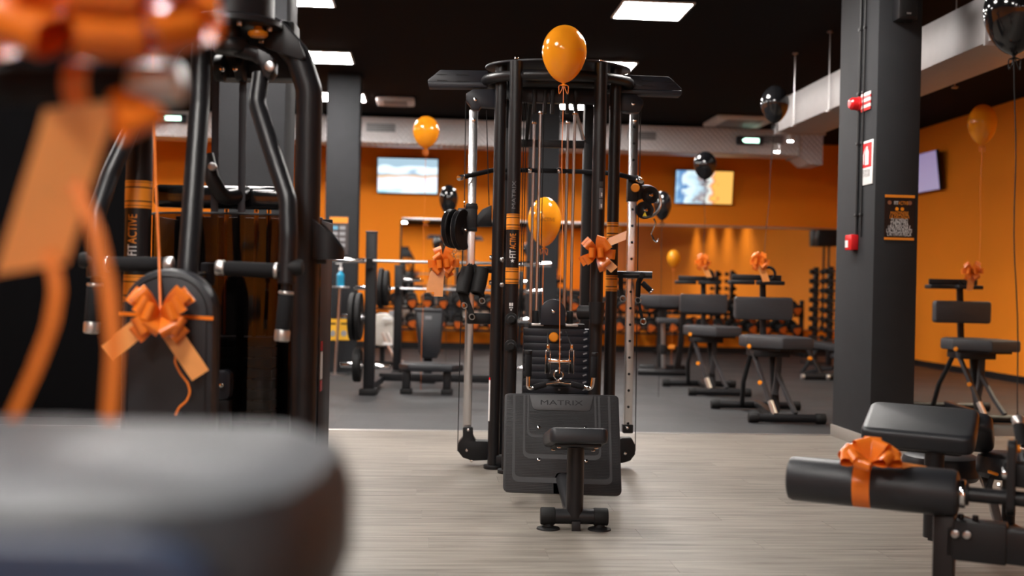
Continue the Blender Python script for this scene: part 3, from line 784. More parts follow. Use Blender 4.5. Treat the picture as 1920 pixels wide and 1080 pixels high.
for px in (1099, 951):
    x = P(px, 420, YC).x
    m = MB(); m.box((x, YC, ZT / 2), (0.055, 0.1, ZT - 0.02), bevel=0.008); m.build('rear_channel', K['metal2'], gym)
    m = MB(); m.box((x, YC, 0.01), (0.12, 0.16, 0.02), bevel=0.004); m.build('foot_plate', K['metal2'], gym)
for z in (P(1040, 271, YC).z,):
    MB().box((0, YC - 0.02, z), (P(1099, 420, YC).x - P(951, 420, YC).x, 0.05, 0.045), bevel=0.006).build('crossbar', K['metal2'], gym)
# arched top: oval ring tube and oval top plate
cxo = (xB + xE) / 2
ring = [(cxo + 0.42 * cos(2 * pi * i / 40), 0.08 + 0.26 * sin(2 * pi * i / 40), 2.25) for i in range(41)]
MB().tube(ring, 0.03, seg=12).build('top_ring', K['metal'], gym)
MB().xy([(cxo + 0.425 * cos(2 * pi * i / 40), 0.08 + 0.285 * sin(2 * pi * i / 40)) for i in range(40)], ZT, 0.012, 0.003).build('top_plate', K['navy'], gym)
for x, y in ((xA, YA), (xD, YA), (xB, YB2), (xE, YB2)):
    MB().bcyl((x, y, ZT + 0.012), (x, y, ZT + 0.022), 0.012, 0.003, seg=10).build('top_bolt', K['chrome'], gym)
MB().tube([(xA, YA, P(1040, 143, YA).z), (xD, YA, P(1040, 143, YA).z)], 0.027, seg=12).build('crossbar', K['metal'], gym)
MB().tube([(xA + 0.02, 0.02, P(1040, 155, 0).z), (xD - 0.02, 0.02, P(1040, 155, 0).z)], 0.027, seg=12).build('crossbar', K['metal'], gym)
MB().box(((xA + xD) / 2, 0.1, P(1040, 178, 0.1).z), (xD - xA, 0.06, 0.1), bevel=0.008).build('pulley_beam', K['navy'], gym)
# pull-up wings
def wing(pts, slots, nm='wing'):
    f = xz_at(0.12)
    w_ = MB(); w_.xz(f(pts), 0.08, 0.06, 0.004, r=0.012); o = w_.build('pull_up_wing', K['navy'], gym)
    for a in slots:
        q = f(a)
        MB().box(((q[0][0] + q[1][0]) / 2, 0.077, (q[0][1] + q[1][1]) / 2), (abs(q[1][0] - q[0][0]), 0.004, 0.004)).build('slot', K['metal2'], o)
    return o
wing([(803, 152), (826, 133), (915, 135), (915, 158), (803, 158)], [((820, 142), (838, 142)), ((820, 153), (838, 153)), ((856, 142), (878, 142)), ((856, 154), (878, 154))])
wing([(1158, 142), (1252, 146), (1276, 168), (1276, 174), (1158, 170)], [((1202, 154), (1222, 154)), ((1202, 163), (1222, 163)), ((1243, 155), (1262, 156)), ((1248, 163), (1268, 163))])
f = xz_at(0.12)
for pts in ([(803, 157), (915, 157), (915, 167), (805, 166)], [(1158, 170), (1276, 173), (1274, 182), (1158, 178)]):
    MB().xz(f(pts), 0.06, 0.1, 0.004, r=0.006).build('wing_lip', K['navy'], gym)
# high pulley arms
f = xz_at(0.1)
for pts, bolt in (([(930, 169), (886, 170), (874, 178), (874, 190), (882, 200), (884, 208), (898, 208), (901, 201), (930, 203)], (891, 187)),
                  ([(1160, 177), (1192, 180), (1204, 190), (1204, 200), (1198, 212), (1184, 212), (1176, 212), (1172, 211), (1160, 210)], (1187, 195))):
    a = MB(); a.xz(f(pts), 0.055, 0.09, 0.004, r=0.014); a = a.build('high_pulley_arm', K['navy'], gym)
    q = P(bolt[0], bolt[1], 0.05); MB().bcyl((q.x, 0.055, q.z), (q.x, 0.044, q.z), 0.011, 0.003, seg=10).build('bolt', K['chrome'], a)
# chrome adjustment columns
YK = 0.1
cols = []
for px, topy, boty in ((879, 207, 801), (1179.5, 208, 812)):
    x = P(px, 651, YK).x; z1 = P(px + 9, topy, YK).z; z0 = P(px - 4, boty, YK).z
    MB().box((x, YK, (z0 + z1) / 2), (0.05, 0.05, z1 - z0), bevel=0.005).build('adjustment_column', K['satin'], gym)
    k = 0; z = z0 + 0.06
    while z < z1 - 0.04:
        if px > 1000:
            MB().cyl((x, YK - 0.0255, z), (x, YK - 0.024, z), 0.0078, seg=12).build('peg_hole', K['rubber'], gym)
        z += 0.0965
    cols.append((x, z0, z1))
    q = P(px + 8, topy + 18, YK - 0.03); MB().bcyl((x, YK - 0.025, q.z), (x, YK - 0.04, q.z), 0.012, 0.003, seg=10).build('bolt', K['chrome'], gym)
# low pulley brackets
f = xz_at(YK)
for pts, bolts in (([(868, 799), (887, 799), (887, 815), (892, 825), (927, 826), (927, 860), (886, 862), (868, 856), (858, 843), (860, 828), (868, 818)], [(878, 806), (875, 844), (884, 864)]),
                   ([(1164, 820), (1183, 820), (1190, 834), (1189, 850), (1180, 862), (1166, 866), (1150, 866), (1150, 826)], [(1172, 850), (1176, 802)])):
    a = MB(); a.xz(f(pts), YK - 0.045, 0.09, 0.004, r=0.01); a = a.build('low_pulley_bracket', K['metal2'], gym)
    for bx, by in bolts:
        q = P(bx, by, YK - 0.046); MB().bcyl((q.x, YK - 0.045, q.z), (q.x, YK - 0.056, q.z), 0.009, 0.003, seg=10).build('bolt', K['chrome'], a)
q = P(1175, 803, YK); MB().box((cols[1][0], YK, q.z), (0.062, 0.062, 0.05), bevel=0.005).build('column_clamp', K['metal2'], gym)
# low tie beams between brackets and uprights
q = P(900, 597, YK)
MB().box(((cols[0][0] + xB) / 2, YK, q.z), (xB - cols[0][0] + 0.03, 0.07, 0.065), bevel=0.008).build('tie_beam', K['metal2'], gym)
q = P(1165, 597, YK)
# cables
def cable(pts, r=0.0028): m = MB(); m.tube(pts, r, 0.05, seg=6); m.build('cable', K['rubber'], gym)
xl, xr = cols[0][0], cols[1][0]
zt = P(880, 190, YK).z
cable([(P(873, 200, YK - 0.01).x, YK - 0.01, zt), (P(871, 380, YK - 0.01).x, YK - 0.01, P(871, 380, YK).z)])
cable([(P(912, 205, YK).x, YK, zt - 0.05), (P(917, 385, YK).x, YK, P(917, 385, YK).z)])
cable([(P(867, 470, YK - 0.02).x, YK - 0.02, P(867, 470, YK).z), (P(858, 845, YK - 0.02).x, YK - 0.02, P(858, 845, YK).z)])
cable([(P(1201, 200, YK - 0.01).x, YK - 0.01, P(1201, 205, YK).z), (P(1199, 335, YK).x, YK - 0.01, P(1199, 335, YK).z)])
cable([(P(1197, 400, YK - 0.02).x, YK - 0.02, P(1197, 400, YK).z), (P(1191, 845, YK - 0.02).x, YK - 0.02, P(1191, 845, YK).z)])
cable([(P(1166, 205, YK).x, YK, P(1166, 205, YK).z), (P(1160, 330, YK).x, YK, P(1160, 330, YK).z)])
for px in (987, 983, 1020):
    cable([(P(px, 200, 0.1).x, 0.1, P(px, 190, 0.1).z), (P(px - 8, 600, 0.1).x, 0.1, P(px - 8, 600, 0.1).z)])
# left carriage with big pulleys
f = xz_at(YK)
car = MB(); car.box((xl, YK, P(884, 408, YK).z), (0.068, 0.075, 0.165), bevel=0.008); car = car.build('carriage', K['metal2'], gym)
MB().box((xl, YK, P(884, 389, YK).z), (0.074, 0.08, 0.02), bevel=0.004).build('collar', K['rubber'], car)
MB().box((xl, YK, P(884, 430, YK).z), (0.07, 0.08, 0.02), bevel=0.004).build('collar', K['rubber'], car)
m = MB(); m.xz(f([(892, 425), (892, 408), (904, 393), (922, 385), (922, 425)]), YK - 0.03, 0.06, 0.004, r=[0.004, 0.03, 0.04, 0.004, 0.004]); m.build('carriage_fin', K['metal2'], car)
m = MB(); m.box((P(868, 392, YK).x, YK, P(868, 405, YK).z), (0.06, 0.06, 0.09), bevel=0.008); m.build('pulley_mount', K['metal2'], car)
ax = V((0.9, -0.42, 0)).normalized()
for px, py, R_ in ((848, 429, 0.115), (866, 431, 0.118)):
    c = P(px, py, YK - 0.07)
    w_ = MB(); w_.lathe([(0.012, -0.02), (0.03, -0.02), (0.03, -0.012), (R_ - 0.03, -0.01), (R_ - 0.008, -0.016), (R_, -0.014), (R_ - 0.014, 0), (R_, 0.014), (R_ - 0.008, 0.016), (R_ - 0.03, 0.01), (0.03, 0.012), (0.03, 0.02), (0.012, 0.02)], o=c, axis=ax, seg=36)
    w_ = w_.build('pulley_wheel', K['metal2'], car)
    MB().torus(c + ax * -0.016, ax, R_ - 0.004, 0.003, seg=36, rs=6).build('rim', K['chrome'] if px < 860 else K['steel'], w_)
    MB().bcyl(c - ax * 0.03, c + ax * 0.03, 0.011, 0.003, seg=10).build('axle', K['chrome'], w_)
c = P(871, 380, YK)
MB().torus((c.x, YK - 0.01, c.z - 0.01), (1, 0, 0), 0.018, 0.004, seg=16, rs=6).build('cable_shackle', K['chrome'], gym)
# right carriage
car = MB(); car.box((xr, YK, P(1187, 354, YK).z), (0.064, 0.075, 0.155), bevel=0.008); car = car.build('carriage', K['metal2'], gym)
c = P(1190, 353, YK - 0.05)
MB().lathe([(0, 0.0), (0.012, 0.0), (0.012, 0.03), (0.024, 0.034), (0.026, 0.042), (0.022, 0.05), (0, 0.052)], o=(c.x, YK - 0.036, c.z), axis=(0, -1, 0)).build('pull_pin_knob', K['orange'], car)
m = MB(); m.xz(f([(1195, 340), (1207, 340), (1207, 372), (1195, 376)]), YK - 0.02, 0.05, 0.003, r=0.004); m.build('pulley_mount', K['metal2'], car)
for px, py, R_ in ((1219, 366, 0.05), (1209, 394, 0.052)):
    c = P(px, py, YK - 0.03)
    w_ = MB(); w_.lathe([(0.008, -0.014), (0.02, -0.014), (0.02, -0.008), (R_ - 0.012, -0.007), (R_, -0.012), (R_ - 0.008, 0), (R_, 0.012), (R_ - 0.012, 0.007), (0.02, 0.008), (0.008, 0.014)], o=c, axis=(0.25, -1, 0), seg=28)
    w_ = w_.build('pulley_wheel', K['metal2'], car)
    MB().bcyl(c + V((0.25, -1, 0)).normalized() * 0.018, c + V((0.25, -1, 0)).normalized() * -0.018, 0.013, 0.003, seg=10).build('axle', K['chrome'], w_)
c = P(1212, 378, YK - 0.03)
MB().torus(c, (0.25, -1, 0), 0.09, 0.009, seg=26, rs=8, arc=radians(215), start=radians(-105), ref=(1, 0.25, 0)).build('pulley_guard', K['steel'], car)
m = MB(); c = P(1209, 402, YK - 0.07); m.xz([(c.x - 0.013, c.z - 0.01), (c.x + 0.013, c.z - 0.01), (c.x, c.z + 0.014)], c.y, 0.002); m.build('warning_triangle', mat('yellow_sticker', (0.8, 0.6, 0.03), 0.4), car, smooth=0)
c0 = P(1226, 410, YK - 0.03); c1 = P(1226, 450, YK - 0.03)
MB().tube([c0, c0 + V((0.012, 0, -0.03)), c0 + V((-0.012, 0, -0.09)), c1, c1 + V((0.02, 0, -0.015)), c1 + V((0.028, 0, 0.01))], 0.005, 0.01, seg=8).build('snap_hook', K['chrome'], car)
# chain under the left pulley
c = P(852, 468, YK - 0.09)
for i in range(4):
    MB().torus(c + V((-0.002 * i, 0, -0.012 - 0.022 * i)), (1, 0, 0) if i % 2 else (0, 1, 0), 0.011, 0.003, seg=12, rs=6).build('chain_link', K['chrome'], gym)
# cranked pull-up bar behind the uprights
pts = [P(868, 332, -0.05), P(925, 319, 0.16), P(975, 319, 0.2), P(1095, 322, 0.2), P(1150, 325, 0.16), P(1196, 336, -0.05)]
MB().tube(pts, 0.0145, 0.04, seg=10).build('pull_up_bar', K['grip'], gym)
for a, b in ((P(860, 334, -0.09), P(868, 332, -0.05)), (P(1196, 336, -0.05), P(1203, 339, -0.09)), (P(990, 319, 0.2), P(997, 319, 0.2)), (P(1045, 320, 0.2), P(1051, 320, 0.2))):
    MB().bcyl(a, b, 0.0165, 0.003, seg=12).build('bar_collar', K['chrome'], gym)
# guide rods
for px, y, topy, boty in ((1009, -0.04, 215, 600), (1073.5, -0.04, 216, 600), (998, 0.2, 233, 640), (1061, 0.2, 233, 640)):
    a = P(px, 420, y).x
    MB().cyl((a, y, 0.06), (a, y, P(px, topy, y).z), 0.0085, seg=10).build('guide_rod', K['steel'], gym)
    MB().bcyl((a, y, P(px, topy, y).z), (a, y, P(px, topy, y).z + 0.02), 0.014, 0.003, seg=10).build('rod_collar', K['chrome'], gym)
for px0, px1 in ((995, 987), (1076, 1094)):
    MB().rtube([P(px0, 195, 0.12), P(px1, 262, 0.2)], 0.022, 0.012).build('brace_strut', K['steel'] if px0 > 1000 else K['metal2'], gym)
for px in (1002, 1022, 1036, 1064, 1080):
    q = P(px, 190, 0.05)
    m = MB(); m.box((q.x, 0.06, q.z), (0.022, 0.05, 0.14), bevel=0.004); m.build('pulley_hanger', K['metal2'], gym)
# weight stack
YS = -0.02
sx0 = P(981, 670, YS - 0.06).x; sx1 = P(1106, 670, YS - 0.06).x; zs = P(1040, 616, YS - 0.06).z
pl = None; k = 0; z = zs - 0.021
while z > 0.14:
    if pl is None:
        pl = MB().box((0, 0, 0), (sx1 - sx0, 0.12, 0.039), bevel=0.0015).build('weight_plate', K['navy'], gym); o = pl
    else:
        o = pl.copy(); COL.objects.link(o); o.parent = gym
    o.location = ((sx0 + sx1) / 2, YS, z)
    MB().box((sx1 - 0.028, YS - 0.0606, z + 0.004), (0.022, 0.001, 0.008), Matrix.Rotation(radians(-22), 3, 'Y')).build('plate_number', K['grey_plastic'], gym, smooth=0)
    MB().box((P(1049, 640, YS).x, YS - 0.0606, z), (0.012, 0.001, 0.01)).build('plate_number', K['grey_plastic'], gym, smooth=0)
    z -= 0.041; k += 1
MB().box(((sx0 + sx1) / 2, YS, zs + 0.012), (sx1 - sx0 - 0.06, 0.1, 0.03), bevel=0.005).build('stack_top_plate', K['metal2'], gym)
for px in (1004, 1068):
    x = P(px, 592, YS).x
    MB().bcyl((x, YS - 0.02, zs + 0.02), (x, YS - 0.02, zs + 0.1), 0.02, 0.004).build('bushing', K['rubber'], gym)
    MB().box((x + 0.01, YS - 0.03, zs + 0.02), (0.07, 0.06, 0.014), bevel=0.003).build('bushing_plate', K['alu'], gym)
q = P(1038, 632, -0.1)
MB().lathe([(0, 0), (0.01, 0), (0.01, 0.02), (0.026, 0.024), (0.028, 0.034), (0.022, 0.042), (0, 0.043)], o=(q.x, YS - 0.06, q.z), axis=(0, -1, 0)).build('selector_pin', K['orange'], gym)
# floating pulley plate above the stack
q = P(1037, 584, -0.1); rr = P(1060, 584, -0.1).x - q.x
n = 16
pts = [(q.x + rr * cos(pi * i / n), q.z + rr * sin(pi * i / n)) for i in range(n + 1)] + [(q.x - rr, zs + 0.02), (q.x + rr, zs + 0.02)]
MB().xz(pts, -0.11, 0.02, 0.003).build('pulley_cover', K['navy'], gym)
MB().bcyl((q.x, -0.11, q.z), (q.x, -0.12, q.z), 0.011, 0.003, seg=10).build('bolt', K['chrome'], gym)
# knobs on the left front upright, cup holder on the right one
for py in (598, 648):
    z = P(958, py, YA).z
    MB().lathe([(0.034, 0.0), (0.036, 0.012), (0.034, 0.02), (0.02, 0.022), (0.02, 0.034), (0.022, 0.05), (0.018, 0.056), (0, 0.057)], o=(xA, YA - 0.03, z), axis=(0, -1, 0)).build('height_knob', K['rubber'], gym)
z = P(1117, 583, YA).z
MB().lathe([(0, -0.07), (0.038, -0.07), (0.046, 0.05), (0.043, 0.05), (0.036, -0.06), (0, -0.06)], o=(xD - 0.005, YA - 0.085, z)).build('cup_holder', K['metal2'], gym)
MB().lathe([(0.0, -0.04), (0.04, -0.04), (0.04, 0.04), (0.0, 0.04)], o=(P(1098, 590, YA).x, YA - 0.02, z - 0.01), axis=(0.8, -0.5, 0)).build('pivot_drum', K['metal2'], gym)
for s in (600, 612): pass
# bolts on the left side of the left rear upright
for py in (483, 530):
    q = P(920, py, 0.0); MB().bcyl((xB - rB + 0.004, -0.005, q.z), (xB - rB - 0.012, -0.005, q.z), 0.014, 0.004, seg=10).build('bolt', K['steel'], gym)
    q = P(941, py + 4, -0.04); MB().bcyl((q.x, -0.02, q.z), (q.x, -0.05, q.z), 0.013, 0.004, seg=10).build('bolt', K['steel'], gym)
# decals on the front left upright
def sleeve(x, y, r, z0, z1, M, par, nm='decal_band'):
    m = MB(); m.lathe([(r + 0.0008, z0), (r + 0.0008, z1)], o=(x, y, 0), seg=28); return m.build(nm, M, par)
def bands(x, y, r, par, ys, pf):
    for a, b in ys: sleeve(x, y, r, pf(b), pf(a), K['decal'], par)
yb = [(400.6, 402.4), (403.4, 407), (408.6, 420.6), (422.4, 426.8), (428, 430)]
yb2 = [(502, 504), (505, 508.4), (510, 522.6), (524.4, 529), (530.2, 532)]
pf = lambda py: P(960, py, YA - rA).z
bands(xA, YA, rA, gym, yb + yb2, pf)
pf2 = lambda py: P(1146, py, YB2 - rB).z
bands(xE, YB2, rB, gym, [(a + 16, b + 16) for a, b in yb] + [(a + 14, b + 14) for a, b in yb2], pf2)
def tube_text(s, cx, cy, r, zc, length, height, M, par, rot=0.0):
    def basis(u, v, w):
        a = -v / r + rot
        return V((cx + (r + w) * sin(a), cy - (r + w) * cos(a), zc + u))
    return text_mesh('decal_text', s, 0.05, M, par, basis, fit=(length, height), wrap=height / 8, extrude=0.001)
def star(cx, cy, r, zc, R_, M, par):
    m = MB(); vs = []
    for i in range(10):
        rr2 = R_ if i % 2 == 0 else R_ * 0.42
        u, v = rr2 * cos(pi * i / 5), rr2 * sin(pi * i / 5); a = -v / r
        vs.append(m.bm.verts.new(V((cx + (r + 0.0012) * sin(a), cy - (r + 0.0012) * cos(a), zc + u))))
    c = m.bm.verts.new(V((cx, cy - r - 0.0012, zc)))
    for i in range(10): m.bm.faces.new((vs[i], vs[(i + 1) % 10], c))
    return m.build('decal_star', M, par, smooth=0)
zl = lambda a, b: (pf(a) + pf(b)) / 2
tube_text('ACTIVE', xA, YA, rA, zl(437.8, 467), pf(437.8) - pf(467), 0.034, K['decal'], gym)
tube_text('FIT', xA, YA, rA, zl(468.4, 483.5), pf(468.4) - pf(483.5), 0.034, K['white_decal'], gym)
star(xA, YA, rA, pf(489), 0.012, K['white_decal'], gym)
tube_text('MATRIX', xA, YA, rA, zl(339, 391), pf(339) - pf(391), 0.021, K['grey_decal'], gym)
# rating label near the knobs, warning labels on the right front upright, floor warning label
def tube_patch(cx, cy, r, z0, z1, a0, a1, M, par, nm='label_patch', off=0.0012):
    m = MB(); n = 6; prev = None
    for i in range(n + 1):
        a = a0 + (a1 - a0) * i / n
        A = m.bm.verts.new(V((cx + (r + off) * sin(a), cy - (r + off) * cos(a), z0))); B = m.bm.verts.new(V((cx + (r + off) * sin(a), cy - (r + off) * cos(a), z1)))
        if prev: m.bm.faces.new((prev[0], A, B, prev[1]))
        prev = (A, B)
    return m.build(nm, M, par, smooth=60)
for a, b, c in ((568, 574, 0.1), (568, 574, -0.22), (576, 578, 0.1), (576, 578, -0.22), (580, 582, -0.06)): tube_patch(xA, YA, rA, pf(b), pf(a), c - 0.12, c + 0.12, K['white_decal'], gym)
pd = lambda py: P(1120, py, YA - rA).z
for a, b in ((340, 350), (352, 371), (373, 392)):
    tube_patch(xD, YA, rA, pd(b), pd(a), 0.0, 0.62, K['grey_decal'] if a > 345 else mat('label_dark', (0.05, 0.05, 0.05), 0.4), gym)
for a in (364, 385): tube_patch(xD, YA, rA, pd(a + 4), pd(a - 3), 0.25, 0.5, K['white_decal'], gym, off=0.0018)
pb_ = lambda py: P(913, py, -rB).z
tube_patch(xB, 0.0, rB, pb_(790), pb_(713), -1.35, -0.85, K['white_decal'], gym)
tube_patch(xB, 0.0, rB, pb_(713), pb_(708), -1.35, -0.85, K['red'], gym)
tube_patch(xB, 0.0, rB, pb_(392), pb_(322), -1.1, -0.95, K['grey_decal'], gym)
# base frame on the floor
for y, x0, x1 in ((0.0, xB, xE), (YC, xA - 0.05, xD + 0.05)):
    MB().box(((x0 + x1) / 2, y + 0.0, 0.05), (x1 - x0, 0.06, 0.06), bevel=0.008).build('base_rail', K['metal2'], gym)
for x in (xA, xD):
    MB().box((x, 0.06, 0.05), (0.05, YC - YA, 0.06), bevel=0.008).build('base_rail', K['metal2'], gym)
# ---- low row station: foot plate
def plate_pt():
    c = [P(943, 922, -1.10), P(1166, 930, -1.10), P(1160, 741, -0.93), P(946, 737, -0.93)]
    nrm = (c[1] - c[0]).cross(c[3] - c[0]).normalized()
    if nrm.y > 0: nrm = -nrm
    def S(u, v, w=0.0):
        a = c[0].lerp(c[1], u); b = c[3].lerp(c[2], u); return a.lerp(b, v) + nrm * w
    return S, nrm
S, pn = plate_pt()
K['plate'] = mat('ribbed_plastic', (0.026, 0.026, 0.028), 0.45, spec=0.4)
out = [(0.0, 0.0), (0.43, 0.0), (0.43, 0.13), (0.46, 0.2), (0.57, 0.2), (0.6, 0.13), (0.6, 0.0), (1.0, 0.0), (1.0, 1.0), (0.0, 1.0)]
q = rpoly(out, [0.06, 0.004, 0.02, 0.03, 0.03, 0.02, 0.004, 0.06, 0.05, 0.05], 5)
MB().prism([S(p[0], p[1]) for p in q], -pn * 0.022, 0.003).build('footplate', K['plate'], gym)
fp = KIDS[gym.name][-1]
m = MB()                                # fine horizontal ribs
nr = 62
for i in range(nr):
    v = 0.025 + 0.95 * i / (nr - 1)
    if v > 0.82: segs = [(0.02, 0.2), (0.78, 0.98)]
    elif v < 0.2: segs = [(0.02, 0.42), (0.61, 0.98)]
    else: segs = [(0.02, 0.98)]
    for u0, u1 in segs:
        a = S(u0, v); b = S(u1, v)
        m.prism([S(u0, v - 0.003), S(u1, v - 0.003), S(u1, v + 0.003), S(u0, v + 0.003)], pn * 0.0016)
rb = m.build('grip_ribs', K['plate'], fp, smooth=0); rb['kind'] = 'stuff'
K['plate_band'] = mat('smooth_grey_plastic', (0.04, 0.04, 0.043), 0.5)
for (u0, v0, wv, wu) in ((0.075, 0.10, 0.055, 0.022), (0.165, 0.34, 0.045, 0.018), (0.2, 0.55, 0.03, 0.016)):
    u1 = 1 - u0
    o_ = rpoly([(u0, 0.985), (u0, v0), (u1, v0), (u1, 0.985)], [0, 0.07, 0.07, 0], 6)
    i_ = rpoly([(u0 + wu, 0.985), (u0 + wu, v0 + wv), (u1 - wu, v0 + wv), (u1 - wu, 0.985)], [0, 0.05, 0.05, 0], 6)
    m = MB(); A = [m.bm.verts.new(S(p[0], p[1], 0.0022)) for p in o_]; B = [m.bm.verts.new(S(p[0], p[1], 0.0022)) for p in i_]
    for i in range(len(A) - 1): m.bm.faces.new((A[i], A[i + 1], B[i + 1], B[i]))
    m.build('grip_band', K['plate_band'], fp, smooth=0, solid=0.0022)
q = rpoly([(0.22, 0.985), (0.25, 0.83), (0.75, 0.83), (0.78, 0.985)], [0.01, 0.05, 0.05, 0.01], 5)
MB().prism([S(p[0], p[1], 0.0) for p in q], pn * 0.003, 0.0012).build('name_panel', K['plate_band'], fp)
e1 = (S(1, 0.91) - S(0, 0.91)).normalized(); e2 = (S(0.5, 1) - S(0.5, 0)).normalized()
text_mesh('relief_text', 'MATRIX', 0.05, K['metal2'], fp, lambda u, v, w: S(0.5, 0.91, 0.0032 + w) + e1 * u + e2 * v, fit=(0.21, 0.024))
for u, v in ((0.3, 0.655), (0.3, 0.33), (0.705, 0.33), (0.705, 0.655)):
    c = S(u, v, 0.0); MB().bcyl(c, c + pn * 0.006, 0.0085, 0.002, seg=12).build('bolt', K['chrome'], fp)
# low row rail, seat post, cross foot, seat
YS2 = -1.6
sx = P(1079, 870, YS2).x
MB().tube([(sx, YS2 + 0.02, 0.07), (sx - 0.01, YS2 + 0.12, 0.075), (P(1056, 905, -1.1).x, -1.1, 0.125), ((xA + xD) / 2, -0.3, 0.14), ((xA + xD) / 2, -0.02, 0.14)], 0.034, 0.05, seg=14).build('rail', K['metal'], gym)
for x in (-0.16, 0.16):
    MB().rtube([((xA + xD) / 2 + x * 0.4, -0.5, 0.15), (S(0.5 + x * 1.1, 0.5, -0.02))], 0.04, 0.05).build('plate_bracket', K['metal2'], gym)
zc = P(1077, 968, YS2).z
MB().cyl((sx, YS2, zc), (sx, YS2, P(1079, 838, YS2).z), P(1095, 880, YS2).x - sx, seg=24).build('seat_post', K['metal'], gym)
xa = P(1013, 968, YS2).x; xb = P(1140, 970, YS2).x
MB().cyl((xa + 0.03, YS2, zc), (xb - 0.03, YS2, zc), 0.034, seg=20).build('cross_foot', K['metal'], gym)
for a, b in ((xa, xa + 0.065), (xb - 0.065, xb)):
    MB().bcyl((a, YS2, zc), (b, YS2, zc), 0.0385, 0.006).build('end_cap', K['rubber'], gym)
for px in (1028, 1124):
    x = P(px, 985, YS2).x
    MB().lathe([(0, 0.0), (0.052, 0.0), (0.05, 0.006), (0.024, 0.014), (0.02, 0.03), (0, 0.03)], o=(x, YS2, 0)).build('foot_disc', K['rubber'], gym)
MB().prism([P(1072, 978, YS2 - 0.036), P(1088, 978, YS2 - 0.036), P(1089, 996, YS2 - 0.04), P(1072, 997, YS2 - 0.04)], (0, 0.006, 0), 0.001).build('anchor_tongue', K['metal2'], gym)
Rt = Matrix.Rotation(radians(-11), 3, 'X')
zp = P(1080, 800, YS2 - 0.15).z
c = V((P(1083, 815, YS2).x - 0.005, YS2 + 0.05, zp - 0.075))
m = MB(); m.xy([(-0.125, -0.19), (0.125, -0.19), (0.135, 0.19), (-0.135, 0.19)], -0.034, 0.068, 0.018, r=0.03)
bmesh.ops.transform(m.bm, matrix=Matrix.Translation(c) @ Rt.to_4x4(), verts=m.bm.verts)
m.build('seat_pad', K['vinyl'], gym)
m = MB(); m.box((0, 0, -0.04), (0.2, 0.3, 0.012), bevel=0.003); bmesh.ops.transform(m.bm, matrix=Matrix.Translation(c) @ Rt.to_4x4(), verts=m.bm.verts); m.build('seat_board', K['metal2'], gym)
for a, b in ((-0.08, -0.12), (0.08, -0.12), (-0.09, 0.12), (0.09, 0.12)):
    q0 = c + Rt @ V((a, b, -0.045)); q1 = c + Rt @ V((a, b, -0.053)); MB().bcyl(q0, q1, 0.009, 0.002, seg=10).build('bolt', K['chrome'], gym)
# low cable outlet with twin pulleys
YL = -0.42
q = P(1049, 678, YL)
MB().box((q.x, YL, q.z), (0.125, 0.02, 0.032), bevel=0.004).build('cable_yoke', K['chrome'], gym)
for px in (1027, 1071):
    a = P(px, 680, YL)
    for dx in (-0.012, 0.012):
        m = MB(); m.box((a.x + dx, YL, a.z + 0.005), (0.005, 0.035, 0.13), bevel=0.002); m.build('pulley_cheek', K['chrome'], gym)
    MB().lathe([(0, -0.009), (0.03, -0.009), (0.024, 0), (0.03, 0.009), (0, 0.009)], o=(a.x, YL, a.z - 0.03), axis=(1, 0, 0)).build('pulley_wheel', K['rubber'], gym)
    MB().bcyl((a.x, YL, a.z + 0.06), (a.x, YL, a.z + 0.1), 0.008, 0.003, seg=10).build('cable_end', K['chrome'], gym)
    MB().tube([(a.x, YL, a.z + 0.09), (a.x * 0.8, -0.18, a.z + 0.16)], 0.003, seg=6).build('cable', K['rubber'], gym)
MB().rtube([((xA + xD) / 2, -0.1, q.z - 0.1), (q.x, YL, q.z - 0.06)], 0.06, 0.04).build('pulley_arm', K['metal2'], gym)
# ---- row handle clipped to the low pulley
hd = thing('row_handle', 'chrome low row handle bar with two upright black grips above the footplate', 'handle bar', G.w((q.x, YL - 0.03, 0)), G.rz)
hx = q.x; hy = YL - 0.03
H_ = lambda px, py: P(px, py, hy) - V((hx, hy, 0))
MB().tube([H_(990, 700), H_(990, 731), H_(1010, 722), H_(1047, 717), H_(1084, 722), H_(1109, 731), H_(1113, 702)], 0.0115, 0.025, seg=12).build('bar', K['chrome'], hd)
for a, b in ((H_(991, 664), H_(990, 706)), (H_(1115, 668), H_(1113, 708))):
    MB().bcyl(a, b, 0.019, 0.005).build('grip', K['grip'], hd)
    MB().bcyl(a + V((0, 0, -0.002)), a + V((0, 0, 0.022)), 0.02, 0.006).build('grip_cap', K['metal2'], hd)
for a, b in ((H_(1000, 727), H_(1024, 720)), (H_(1070, 720), H_(1095, 726))):
    MB().bcyl(a, b, 0.0165, 0.005).build('grip', K['grip'], hd)
MB().torus(H_(1047, 703), (0, 1, 0), 0.024, 0.005, seg=20, rs=8).build('carabiner', K['chrome'], hd)
MB().bcyl(H_(1047, 712), H_(1047, 719), 0.009, 0.003).build('eye', K['chrome'], hd)
